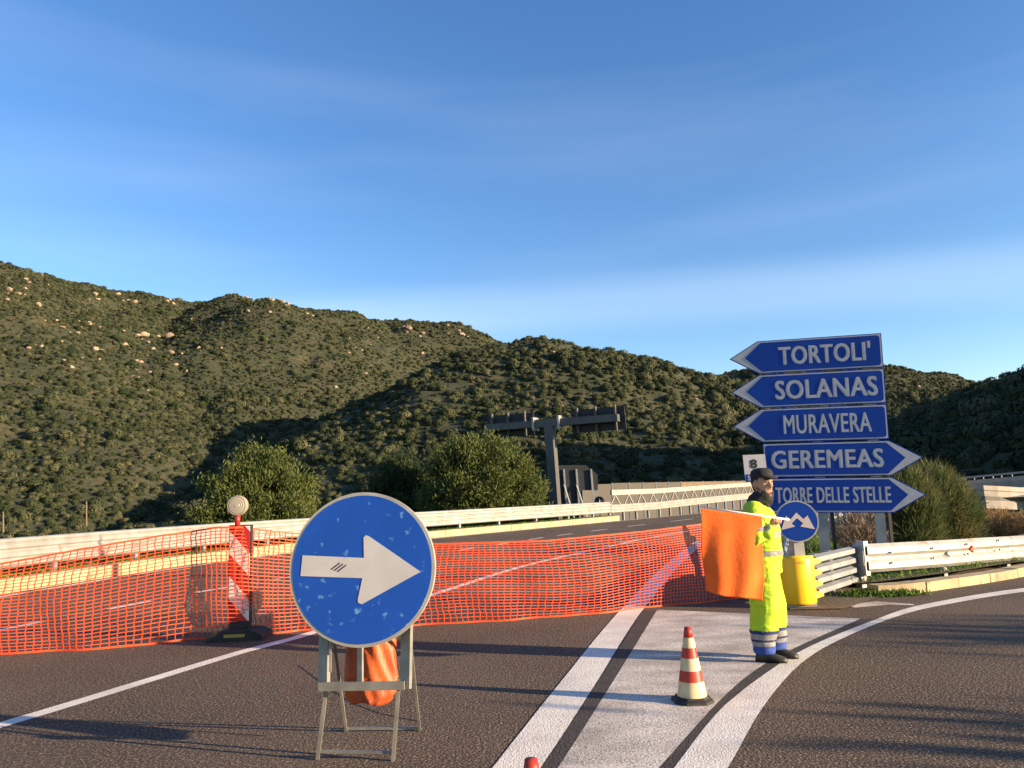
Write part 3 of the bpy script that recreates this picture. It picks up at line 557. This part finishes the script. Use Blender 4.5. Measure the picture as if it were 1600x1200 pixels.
for sh, el, hn in ((shR, elR, hand), (shL, elL, haL)): b.tube([sh, el, hn], [.05, .04, .027], 12); b.tube([L3(-.02, 0, 1.38), sh], [.07, .055], 12)
for f_, s in zip(feet, (-.09, .10)): b.tube([L3(0, s, .9), f_+Vector((0, 0, .48)), f_+Vector((0, 0, .07))], [.075, .05, .032], 12); b.tube([f_-fX*.05+Vector((0, 0, .05)), f_+fX*.10+Vector((0, 0, .04))], .026, 10)
def hand_mesh(w, along, palm_n, curl_to):              # palm plus four fingers closing round the stick and a thumb
    pass
pd = Vector((.55, -.1, .55)).normalized(); side_ = sd_
b.tube([hand+Vector((-.035, .012, -.04)), hand+Vector((-.015, .012, -.01)), hand+Vector((.0, .02, .012))], [(.024, .03), (.022, .04), (.018, .04)], 12, ref=(0, 1, .0))
for i in range(4):
    o_ = hand+sd_*(-.030+.021*i)+Vector((.0, .0, .0)); ln_ = (.9, 1.0, .95, .8)[i]
    b.tube([o_+Vector((0, .02, -.005)), o_+Vector((.004, .0, .030*ln_)), o_+Vector((.006, -.028*ln_, .026*ln_)), o_+Vector((.004, -.034*ln_, -.004)), o_+Vector((.0, -.018, -.016))], [.0105, .0105, .010, .0095, .008], 8)
b.tube([hand+Vector((-.02, .0, -.015)), hand+Vector((.008, -.028, -.014)), hand+Vector((.036, -.030, .006)), hand+Vector((.05, -.022, .012))], [.013, .012, .0105, .008], 8)
for i in range(4): o_ = haL+fX*(-.03+.02*i); b.tube([o_+Vector((0, 0, .01)), o_+Vector((0, 0, -.05)), o_+Vector((.01, -.02, -.085))], [.011, .010, .008], 8)
b.tube([haL, haL+Vector((0, 0, -.03))], [(.026, .04), (.02, .04)], 10, ref=lY); b.tube([haL+fX*.02, haL+fX*.05+Vector((0, 0, -.03)), haL+fX*.055+Vector((0, 0, -.06))], [.013, .011, .008], 8)
remesh(b, 'body', .0055, SKIN, root, 3)
EYE = M('eye_dark', (.02, .014, .012), rough=.3)
for s in (-1, 1):
    MB().ball(Hd(.086, s*.034, .028), (.010, .010, .007), 8, 6).build('eye', EYE, root, True)
    MB().tube([Hd(.094, s*.016, .050), Hd(.096, s*.036, .056), Hd(.082, s*.058, .047)], [.006, .007, .004], 6).build('eyebrow', HAIR, root, True)
h_ = MB(); h_.ball(Hd(-.022, 0, .045), (.094, .104, .105)); h_.ball(Hd(-.045, 0, -.01), (.065, .095, .075)); remesh(h_, 'hair', .008, HAIR, root, 2, .004, .03)
h_ = MB(); h_.tube([Hd(.0, -.083, -.02), Hd(.045, -.07, -.07), Hd(.085, 0, -.105), Hd(.045, .07, -.07), Hd(.0, .083, -.02)], [.013, .016, .018, .016, .013], 8); h_.tube([Hd(.088, -.03, -.045), Hd(.103, 0, -.040), Hd(.088, .03, -.045)], .007, 6); remesh(h_, 'beard', .005, STUB, root, 2)
h_ = MB(); h_.loft([[Hd(-.005+r1*math.cos(a), r2*math.sin(a), z) for a in [2*math.pi*j/24 for j in range(24)]] for r1, r2, z in ((.110, .102, .072), (.112, .104, .10), (.103, .096, .135), (.075, .07, .158), (.03, .03, .166))])
h_.loft([[Hd(.075+.095*math.cos(a)*(1 if math.cos(a) > 0 else .2), .092*math.sin(a), z-.018*max(0, math.cos(a))) for a in [2*math.pi*j/24 for j in range(24)]] for z in (.076, .088)]); h_.build('cap', BLK, root, True)
h_ = MB(); h_.tube([Hd(.005, 0, -.06), Hd(.008, 0, -.10), L3(.01, 0, 1.455), L3(.0, 0, 1.40)], [(.088, .085), (.094, .09), (.105, .105), (.11, .125)], 20, ref=fX); remesh(h_, 'neck_warmer', .008, BLK, root, 2, .008, .05)
# jacket
b = MB(); b.tube([L3(0, 0, .80), L3(.0, 0, .90), L3(.01, 0, 1.02), L3(.01, 0, 1.2), L3(-.01, 0, 1.34), L3(-.02, 0, 1.42), L3(-.015, 0, 1.455)], [(.172, .19), (.175, .19), (.182, .195), (.172, .20), (.148, .195), (.10, .15), (.07, .09)], 24, ref=fX)
wr = hand.lerp(elR, .22); b.tube([L3(-.02, -.12, 1.37), shR, shR.lerp(elR, .5), elR, elR.lerp(wr, .5), wr], [.09, .088, .078, .07, .062, .052], 16)
wl = haL.lerp(elL, .2); b.tube([L3(-.02, .12, 1.37), shL, shL.lerp(elL, .5), elL, wl], [.09, .086, .074, .066, .052], 16)
jk = remesh(b, 'jacket', .010, HIVIS, root, 5, .009, .15)
dist_arm = lambda c: min((c-(shR.lerp(elR, k/10))).length for k in range(11))
band(jk, 'waist_band', TAPE, root, lambda c: .965 < c.z < 1.015 and (c-elR).length > .1)
band(jk, 'chest_band', TAPE, root, lambda c: 1.135 < c.z < 1.185 and dist_arm(c) > .10 and (c-elR.lerp(hand, .5)).length > .1)
am = shR.lerp(elR, .62); ad = (elR-shR).normalized(); band(jk, 'sleeve_band', TAPE, root, lambda c: abs((c-am).dot(ad)) < .026 and (c-am).length < .13)
am2 = elR.lerp(hand, .45); ad2 = (hand-elR).normalized(); 0 and band(jk, 'cuff_band', HIGRN, root, lambda c: abs((c-am2).dot(ad2)) < .05 and (c-am2).length < .10)
band(jk, 'shoulder_patch', HIGRN, root, lambda c: c.z > 1.33 and (c-L3(0, 0, c.z)).dot(fX) < -.03, .003)
# trousers
b = MB(); b.tube([L3(0, 0, .74), L3(0, 0, .86), L3(0, 0, .95)], [(.135, .18), (.14, .18), (.135, .17)], 22, ref=fX)
for f_, s in zip(feet, (-.095, .10)):
    kn = f_.lerp(L3(0, s, .9), .52); kn.z = .48
    b.tube([L3(0, s, .88), L3(.0, s, .70).lerp(kn, .3), kn+fX*.02, kn.lerp(f_, .45)+Vector((0, 0, .02)), f_+Vector((0, 0, .20)), f_+Vector((0, 0, .085))], [(.135, .105), (.138, .12), (.128, .115), (.122, .11), (.10, .095), (.088, .084)], 18, ref=fX)
tr_ = remesh(b, 'trousers', .010, HIVIS, root, 5, .010, .19)
band(tr_, 'shin_band', TAPE, root, lambda c: .155 < c.z < .265, .004); band(tr_, 'shin_trim', NAVY, root, lambda c: .265 <= c.z < .29 or .195 < c.z < .21, .0055); band(tr_, 'hem', BLUEC, root, lambda c: c.z < .155, .004)
band(tr_, 'cargo_pocket', HIVIS, root, lambda c: .52 < c.z < .70 and (c-L3(0, 0, c.z)).dot(lY) < -.155 and abs((c-L3(0, 0, c.z)).dot(fX)) < .075, .014)
for f_, yw_ in zip(feet, (.0, -.15)):
    d_ = Matrix.Rotation(yw_, 3, 'Z') @ fX; sd2 = Vector((-d_.y, d_.x, 0)); rings = []
    for k, w, h in ((-.085, .030, .05), (-.07, .040, .10), (-.02, .045, .115), (.05, .047, .10), (.11, .05, .075), (.165, .046, .06), (.195, .03, .045)): rings.append([f_+d_*k+sd2*(w*math.cos(a))+Vector((0, 0, max(.002, h*.5+h*.5*math.sin(a)))) for a in [2*math.pi*j/14 for j in range(14)]])
    MB().loft(rings).build('boot', SHOE, root, True)
# flag held by the worker
t = thing('flag', (S1.x, S1.y, 0), 'orange warning flag on a short pale stick held by the worker', 'flag')
MB().tube([S1, S2], .009, 10).build('stick', WOODM, t, True)
nu, nv = 60, 60; vs = []; fs = []; LW = (P(1190, 806, WY-0.31)-S1).length; BZ = .735
for i in range(nu+1):
    for j in range(nv+1):
        u, v = i/nu, j/nv; p = S1+sd_*(LW*u*(1-.05*v)+.012*v); fo = (.035*math.sin(5*u+1.2+1.2*v)+.018*math.sin(13*u+2.5*v)+.02*math.sin(3*v+4*u))*(v**.7); sw = .012*math.sin(9*v+2*u)*v
        vs.append(p+Vector((sw-.02*v, -.012+fo-.03*v, -.012-BZ*v*(1+.03*u)-.012*math.sin(6*u)*v)))
for i in range(nu):
    for j in range(nv): a = i*(nv+1)+j; fs.append((a, a+1, a+nv+2, a+nv+1))
cl = MB().add(vs, fs).build('cloth', FLAGM, t, True); md = cl.modifiers.new('thick', 'SOLIDIFY'); md.thickness = .0025
# ------------------------------------------------------------------ gantry and far signs
y_ = 49.0; k = y_/F; t = thing('sign_gantry', (P(868, 802, y_).x, y_, -.3), 'tall grey T-shaped steel gantry carrying two sign panels seen from behind', 'gantry')
gy = R(26); gU = Vector((math.cos(gy), -math.sin(gy), 0)); gN = Vector((-math.sin(gy), -math.cos(gy), 0)); zt = P(858, 661, y_).z; gx = t.location.x; Zv = Vector((0, 0, 1))
def gp_(u, z, n_=0): return Vector((gx, y_, 0))+gU*u+gN*n_+Zv*z-gU*(z-1.6)*.035
def gbox(name, u0, u1, z0, z1, n0, n1, mat, par=t, par_rel=True):
    mb = MB(); vs = [gp_(u, z, n_) for u in (u0, u1) for n_ in (n0, n1) for z in (z0, z1)]
    if par is not t: vs = [v-t.location for v in vs]
    mb.add(vs, [(0, 1, 3, 2), (4, 6, 7, 5), (0, 4, 5, 1), (2, 3, 7, 6), (0, 2, 6, 4), (1, 5, 7, 3)]); return mb.build(name, mat, par, rel=(par is t))
gbox('post', -.28, .28, -.6, zt-.25, -.28, .28, GANTRY); gbox('hub', -1.0, .75, zt-.25, zt+.25, -.28, .28, GANTRY); gbox('arm', -4.6, -1.0, zt-.22, zt+.22, -.24, .24, GANTRY); gbox('arm', .75, 4.6, zt-.22, zt+.22, -.24, .24, GANTRY)
for u in (-1.0, .75): gbox('flange', u-.07, u+.07, zt-.42, zt+.42, -.4, .4, GALV)
for u0, u1, z0, z1 in ((-4.75, -1.35, zt-.62, zt+.85), (1.3, 4.85, zt-.70, zt+.75)):
    pn = gbox('sign_panel', u0, u1, z0, z1, -.62, -.55, DARK)
    for f in (.13, .48, .84): u = u0+(u1-u0)*f; gbox('rib', u-.05, u+.05, z0-.05, z1+.12, -.5499, -.30, GANTRY, pn)
    gbox('cross_rail', u0, u1, z1-.32, z1-.26, -.5499, -.5, DARK, pn)
y_ = 52.0; t = thing('rear_sign', (P(900, 790, y_).x, y_, 0), 'large dark sign board seen from behind on three propped posts beside the gantry', 'road sign')
pl = [(869, 727), (915, 727), (934, 742), (934, 766), (908, 766), (908, 792), (869, 792)]; O2 = Vector((0, y_+.15, 0))
MB().prism([(P(x, y, y_+.15).x, P(x, y, y_+.15).z) for x, y in pl], (O2, Vector((1, 0, 0)), Vector((0, 0, 1)), Vector((0, -1, 0))), -.04, .04).build('panel', DARK, t)
for x in (881, 900.5, 923.5):
    a = P(x, 733, y_); MB().bar((a.x+.12, a.y, -.3), a, .12, .12).build('post', GALVD, t)
    if x < 910: b_ = P(x, 757, y_); MB().bar((a.x+.55, a.y-1.2, -.3), (b_.x, b_.y, b_.z), .08, .08).build('prop', GALVD, t)
y_ = 46.5; q = P(936.5, 783.5, y_); t = thing('small_round_sign', (q.x, y_, 0), 'small round sign seen dark from behind, on a pole at the far guardrail', 'road sign')
MB().tube([q+Vector((0, 0, 0)), q+Vector((0, .03, 0))], .30, 24).build('disc', DARK, t); MB().tube([(q.x, y_-.05, -.3), (q.x, y_-.05, q.z+.2)], .035, 8).build('post', GALVD, t)
# noise barrier beyond
NBm = M('noise_panel', (.08, .07, .058), (.062, .055, .046), .8, 3, stretch=(.3, .3, 9)); NBt = M('noise_panel_rust', (.16, .11, .07), (.12, .085, .055), .8, 1)
t = thing('noise_barrier', P(935, 770, 92), 'long grey panelled noise barrier wall beyond the viaduct guardrail', 'wall')
pp = [P(x, 770, d) for x, d in ((911, 88), (935, 90), (1000, 94), (1060, 99), (1120, 105), (1180, 113), (1250, 124), (1340, 140))]; pp = interp_path([Vector((p.x, p.y, 0)) for p in pp], 2.4)
for i in range(len(pp)-1):
    a, b_ = pp[i], pp[i+1]; px_ = 800+F*a.x/a.y; z1 = P(px_, 755.5-.018*(px_-935) if px_ > 935 else 757, a.y).z
    MB().bar((a.x, a.y, (z1+0)/2-1.0), (b_.x, b_.y, (z1+0)/2-1.0), z1+2.0, .12, side=(0, 0, 1)).build('panel', NBm, t)
    MB().box((a.x, a.y-.1, z1/2-1), (.16, .2, z1+2.1)).build('post', GALVD, t)
    if px_ > 1040: MB().bar((a.x, a.y-.15, z1-.5), (b_.x, b_.y-.15, z1-.5), .9, .08, side=(0, 0, 1)).build('top_panel', NBt, t)
# overpass on the right
t = thing('overpass', P(1506, 800, 60), 'curved concrete overpass ramp with banded parapet behind the right guardrail', 'bridge')
op = interp_path([P(x, 760, d)*1 for x, d in ((1500, 61.5), (1506, 59.6), (1525, 58.6), (1560, 58.8), (1600, 60), (1680, 64), (1800, 71))], 1.2); op = [Vector((p.x, p.y, 0)) for p in op]
op = [p+Vector((0, 0, -.1-.55*min(1, i/6))) for i, p in enumerate(op)]
MB().sweep([(0, .75), (.0, 1.55), (-.3, 1.55), (-.3, .75)], op).build('parapet', CONC, t); MB().sweep([(.05, .45), (.05, .75), (-.3, .75), (-.3, .45)], op).build('dark_band', CONCD, t)  # parapet with a darker concrete band below it
MB().sweep([(.12, -.15), (.12, .45), (-6, .45), (-6, -.4), (-2, -.9)], op).build('deck', CONC, t)
MB().sweep([(.02, 1.15), (.02, 1.22), (-.02, 1.22), (-.02, 1.15)], op).build('groove', CONCD, t)
for i in (3, 9): p = op[i]; MB().box((p.x+1, p.y+3, -3.5), (1.4, 3.5, 6.5), .1).build('pier', CONC, t)
MB().loft([[(33+x, 66+y, z) for x, y in ((0, 0), (22, -4), (24, 6), (2, 8))] for z in (-6, -1.2)]).build('abutment', CONC, t)
t = thing('upper_ramp', P(1475, 750, 85), 'pale upper ramp with railing behind the curved overpass', 'bridge')
up2 = interp_path([P(x, 752, d) for x, d in ((1440, 96), (1475, 92), (1540, 84), (1600, 78), (1700, 72))], 1.5); zz = [P(800+F*p.x/p.y, 748-(800+F*p.x/p.y-1475)*.096, p.y).z for p in up2]; up2 = [Vector((p.x, p.y, z-.9)) for p, z in zip(up2, zz)]
MB().sweep([(0, .1), (0, .5), (-.3, .5), (-.3, .1)], up2).build('parapet', GALV, t); MB().sweep([(0, .75), (0, .95), (-.1, .95), (-.1, .75)], up2).build('railing', GALVD, t); MB().sweep([(.1, -1), (.1, .1), (-6, .1), (-6, -1)], up2).build('deck', CONC, t)
for i in range(0, len(up2), 1): p = up2[i]; MB().box((p.x, p.y, p.z+.65), (.08, .08, .5)).build('rail_post', GALVD, t)
# utility poles on the slope
for px_, py0, py1, d in ((135, 783, 812, 150), (5, 800, 822, 150), (16, 836, 850, 120)):
    a, b_ = P(px_, py0, d), P(px_, py1+10, d); tag(MB().tube([b_, a], [.16, .12], 8).build('utility_pole', TWIG), 'thin wooden utility pole standing in the scrub at the foot of the hill', 'pole', 'utility poles in the scrub')
# ------------------------------------------------------------------ trees and shrubs
def tree(loc, rx, ry, z0, z1, nclump, per, mat, label, bl=.30, bw=.05, seed=1, group=None, sp=.36, name='tree', cat='tree'):
    rg = np.random.default_rng(seed); t = thing(name, loc, label, cat, group); loc = np.array(loc); base = loc+[0, 0, .2]; tips = []
    tr = MB(); h = z1-z0
    while len(tips) < nclump:
        p = rg.uniform(-1, 1, 3); q = np.linalg.norm(p)
        if q > 1 or q < .45: continue
        lump = .82+.36*fbm(np.array([p[0]*2.2+seed*5]), np.array([p[2]*2.2+p[1]*1.7]), 2)[0]; p = p*lump
        tips.append(loc+[p[0]*rx, p[1]*ry, z0-loc[2]+h*.5+p[2]*h*.5])
    tips = np.array(tips)
    for i in range(5):
        e = tips[rg.integers(len(tips))]; m_ = (base+e)/2+rg.normal(size=3)*.2; tr.tube([base+rg.normal(size=3)*[.12, .12, 0]-[0, 0, .8], m_, e], [.13, .08, .02], 7)
    tr.build('trunk', BARK, t, True)
    c = np.repeat(tips, per, 0)+rg.normal(size=(nclump*per, 3))*[sp, sp, sp*.8]
    d = (c-(loc+[0, 0, (z0-loc[2])+h*.2])); d /= np.linalg.norm(d, axis=1)[:, None]; d = d*.6+rg.normal(size=d.shape)*.5+[0, 0, .35]
    blades('crown', c, d, rg.uniform(.6, 1.2, len(c))*bl, bw, mat, t); return t
def tpx(x0, x1, ytop, d): a, b_, tp = P(x0, ytop, d), P(x1, ytop, d), P((x0+x1)/2, ytop, d); return (a.x+b_.x)/2, (b_.x-a.x)/2, tp.z
x, rx, zt = tpx(318, 492, 704, 32); tree((x, 32, -1.8), rx, rx*.9, -1.6, zt, 190, 260, TREEL, 'rounded yellow-green feathery tree behind the guardrail, beside the striped barrier board', seed=3, sp=.24, bl=.17, bw=.045)
x, rx, zt = tpx(655, 842, 690, 43); tree((x, 43, -2), rx, rx*.9, -1.8, zt, 230, 260, TREEL, 'broad yellow-green feathery tree beside the gantry post', seed=5, sp=.30, bl=.21, bw=.06)
x, rx, zt = tpx(580, 665, 706, 47); tree((x, 47, -2), rx, rx, -2, zt, 130, 220, TREED, 'dark narrow tree behind the round arrow sign, left of the broad tree', seed=8, sp=.33, bl=.22, bw=.07)
x, rx, zt = tpx(500, 560, 790, 50); tree((x, 50, -3), rx*1.5, rx, -3, zt, 50, 120, TREED, 'low dark bush half hidden behind the round arrow sign', seed=9, sp=.3, bl=.3, bw=.06, name='bush', cat='bush')
# broom shrub
def broom(loc, rx, h, n_, mat, label, seed, name='shrub', cat='shrub', ln=(.5, 1.0), wd=.016, group=None):
    rg = np.random.default_rng(seed); t = thing(name, loc, label, cat, group); loc = np.array(loc)
    a = rg.uniform(0, 2*math.pi, n_); q = np.sqrt(rg.random(n_)); lean = rg.normal(size=(n_, 3))*.5; out_ = np.stack([np.cos(a)*q*rx*.55, np.sin(a)*q*rx*.5, rg.random(n_)**.8*h*.85*(1-.45*q**2)], 1)
    d = np.stack([np.cos(a)*q*.8, np.sin(a)*q*.8, np.full(n_, 1.0)], 1)+lean
    blades('stems', loc+out_, d, rg.uniform(*ln, n_)*h*.19, wd, mat, t, bend=.18); MB().tube([loc-[0, 0, .3], loc+[0, 0, h*.3]], [.06, .03], 6).build('trunk', BARK, t); return t
b0 = P(1462, 850, 20); broom((b0.x, 20, -.3), 1.8, 2.6, 18000, BROOM, 'big olive green broom shrub behind the right guardrail, beside the arrow boards', 4)
b0 = P(1425, 850, 19); broom((b0.x, 19, -.3), 1.2, 2.6, 8000, BROOM, 'taller yellowish broom shrub directly behind the arrow board tips', 14)
b0 = P(1345, 850, 15.6); broom((b0.x, 15.6, -.2), .95, 1.55, 2200, TWIG, 'tangle of dry brown twigs between the arrow board posts', 6, name='dry_bush', cat='bush', wd=.012)
b0 = P(1278, 850, 15); broom((b0.x, 15, -.2), .8, 1.0, 1800, GRASSM, 'low green weeds behind the small round sign', 7, name='weed_clump', cat='weeds')
b0 = P(1560, 850, 24); broom((b0.x, 24, -.4), 1.7, 1.25, 5000, DRY, 'tawny dry grass clump in front of the overpass', 10, name='dry_grass_clump', cat='grass')
b0 = P(1620, 850, 23); broom((b0.x, 23, -.4), 1.6, 1.2, 4000, DRY, 'tawny dry grass clump at the right edge before the overpass pier', 11, name='dry_grass_clump', cat='grass')
# trees along the right verge, outside the view, whose shade falls across the exit lane
for i, (x, y, s) in enumerate(((21, 2.3, .8), (26, 1.6, 1.1), (16.3, -.1, .9))):
    tree((x, y, 0), s, s, .4, (3.3, 4.0, 2.35)[i], 30, 90, TREED, ('bushy dark tree on the right verge nearest the road', 'bushy dark tree on the right verge, middle one', 'bushy dark tree on the right verge, farthest one')[i], seed=20+i, sp=.4, bl=.4, bw=.09)
# ------------------------------------------------------------------ hillside scrub (instanced) and boulders
protos = bpy.data.collections.new('scrub_prototypes')
for k in range(4):
    rg = np.random.default_rng(40+k); bm = bmesh.new(); bmesh.ops.create_icosphere(bm, subdivisions=3, radius=1); bmesh.ops.split_edges(bm, edges=bm.edges[:])
    for f in bm.faces:
        c = f.calc_center_median(); q = np.array(c); lump = .72+.55*fbm(np.array([q[0]*1.6+k*7]), np.array([q[1]*1.6+q[2]*2.1]), 3)[0]; jit = rg.uniform(.85, 1.15); tl_ = Vector(rg.normal(size=3))*.10
        for v in f.verts: d = v.co-c; v.co = Vector((c.x*lump*jit, c.y*lump*jit, c.z*lump*jit*.75+.35))+d*1.15+tl_*d.length*6
    me = bpy.data.meshes.new('scrub_bush'); bm.to_mesh(me); bm.free(); me.materials.append(HB); o = bpy.data.objects.new('scrub_bush', me); protos.objects.link(o)
NP = 190000; rg = np.random.default_rng(99)
aa = np.radians(rg.uniform(-50, 50, NP)); r0 = np.sqrt(rg.uniform(75**2, 760**2, NP)); X = np.sin(aa)*r0; Y = np.cos(aa)*r0; Z = terrain(X, Y)
dk = np.interp(Y, ky, kx)-X; dens = .55+1.1*(fbm(X/45+3, Y/45, 3)-.3)+.3*(X > 70); keep = (rg.random(NP) < dens) & ((dk > 25) | (r0 > 130)) & ~((X > 20) & (r0 < 125))
keep &= Z > -8; X, Y, Z, r0 = X[keep], Y[keep], Z[keep], r0[keep]
sc = (.34+rg.gamma(1.5, .27, len(X)))*np.where(Z > 60, .85, 1.1)*np.where((X > 70) & (r0 < 350), 1.35, 1)
me = bpy.data.meshes.new('hillside_scrub'); me.from_pydata(np.stack([X, Y, Z-.15], 1).tolist(), [], [])
at = me.attributes.new('sc', 'FLOAT', 'POINT'); at.data.foreach_set('value', sc.astype(np.float32)); at = me.attributes.new('ix', 'INT', 'POINT'); at.data.foreach_set('value', rg.integers(0, 4, len(X)).astype(np.int32)); at = me.attributes.new('rz', 'FLOAT', 'POINT'); at.data.foreach_set('value', rg.uniform(0, 6.28, len(X)).astype(np.float32))
hs = put('hillside_scrub', me); tag(hs, 'dense olive scrub and small trees covering the hills', 'scrub', kind='stuff')
ng = bpy.data.node_groups.new('scatter', 'GeometryNodeTree'); ng.interface.new_socket('Geometry', in_out='INPUT', socket_type='NodeSocketGeometry'); ng.interface.new_socket('Geometry', in_out='OUTPUT', socket_type='NodeSocketGeometry')
N_ = ng.nodes; gi = N_.new('NodeGroupInput'); go = N_.new('NodeGroupOutput'); ip = N_.new('GeometryNodeInstanceOnPoints'); ci = N_.new('GeometryNodeCollectionInfo'); ci.inputs[0].default_value = protos; ci.inputs[1].default_value = True
def na_(nm, ty): a = N_.new('GeometryNodeInputNamedAttribute'); a.data_type = ty; a.inputs[0].default_value = nm; return a.outputs[0]
cx = N_.new('ShaderNodeCombineXYZ'); ng.links.new(na_('rz', 'FLOAT'), cx.inputs[2]); ng.links.new(gi.outputs[0], ip.inputs['Points']); ng.links.new(ci.outputs[0], ip.inputs['Instance']); ip.inputs['Pick Instance'].default_value = True
ng.links.new(na_('ix', 'INT'), ip.inputs['Instance Index']); ng.links.new(cx.outputs[0], ip.inputs['Rotation']); ng.links.new(na_('sc', 'FLOAT'), ip.inputs['Scale']); ng.links.new(ip.outputs[0], go.inputs[0])
hs.modifiers.new('scatter', 'NODES').node_group = ng
# boulders: positions read off the photograph and dropped onto the slope
rocks = []
for k in range(3):
    bm = bmesh.new(); bmesh.ops.create_icosphere(bm, subdivisions=2, radius=1); rg = np.random.default_rng(60+k)
    for _ in range(7):                                 # planar fractures
        pn_ = Vector(rg.normal(size=3)).normalized(); dc = rg.uniform(.5, .85)
        for v in bm.verts: e_ = v.co.dot(pn_)-dc; v.co -= pn_*max(0, e_)
    for v in bm.verts: q = np.array(v.co); v.co *= .65+.7*fbm(np.array([q[0]*1.3+k*9]), np.array([q[1]*1.3+q[2]*1.9]), 3)[0]
    me = bpy.data.meshes.new('boulder'); bm.to_mesh(me); bm.free(); me.materials.append(ROCKM); rocks.append(me)
spots = [(15, 455, 9), (40, 452, 7), (12, 470, 6), (65, 430, 6), (60, 475, 5), (150, 462, 8), (152, 468, 6), (140, 508, 7), (98, 512, 6), (95, 535, 6), (150, 547, 9), (158, 549, 7), (195, 541, 8), (225, 525, 12), (215, 527, 9), (266, 527, 11), (268, 552, 9), (275, 572, 7), (188, 572, 5), (200, 574, 5), (130, 562, 6), (112, 575, 6), (208, 590, 6), (140, 505, 6), (45, 545, 5), (55, 540, 5), (230, 612, 4), (310, 545, 6), (185, 460, 6), (260, 472, 7), (212, 473, 6), (440, 473, 8), (425, 470, 6), (450, 476, 7), (380, 487, 5), (480, 492, 6), (640, 513, 9), (632, 512, 6), (700, 522, 5), (722, 524, 7), (730, 528, 5), (570, 585, 6), (635, 595, 5), (525, 606, 5), (485, 655, 6), (660, 553, 5), (545, 552, 4), (865, 552, 5), (1088, 626, 6), (985, 560, 4), (1435, 605, 5), (10, 740, 6), (30, 460, 5), (110, 440, 5), (300, 500, 4), (345, 545, 5)]
for cx_, cy_, w_, h_, n_ in ((60, 470, 70, 35, 14), (150, 540, 90, 40, 16), (250, 555, 50, 45, 10), (430, 478, 60, 14, 9), (660, 520, 70, 14, 9), (200, 470, 80, 12, 7), (520, 520, 60, 30, 6)):
    for _ in range(n_): spots.append((cx_+random.uniform(-w_, w_), cy_+random.uniform(-h_, h_), random.uniform(2.5, 5.5)))
for i, (px_, py_, s) in enumerate(spots):
    if px_ < 0: continue
    d = ray(px_, py_); d = d/d.y; ys = np.linspace(110, 760, 900); Zr = CAMZ+d.z*ys; hit = np.nonzero(terrain(d.x*ys, ys) > Zr)[0]
    if len(hit) == 0: hit = [int(np.argmin(Zr-terrain(d.x*ys, ys)))]
    y = ys[hit[0]]; o = put('boulder', rocks[i % 3], None, False); s_ = s*y/F*.58; o.location = (d.x*y, y, float(terrain(np.array([d.x*y]), np.array([y]))[0])+s_*.25); o.scale = (s_*1.25, s_, s_*.9); o.rotation_euler = (0, 0, i*1.7)
    tag(o, 'pale granite boulder showing among the scrub on the hillside', 'boulder', 'granite boulders on the hills')
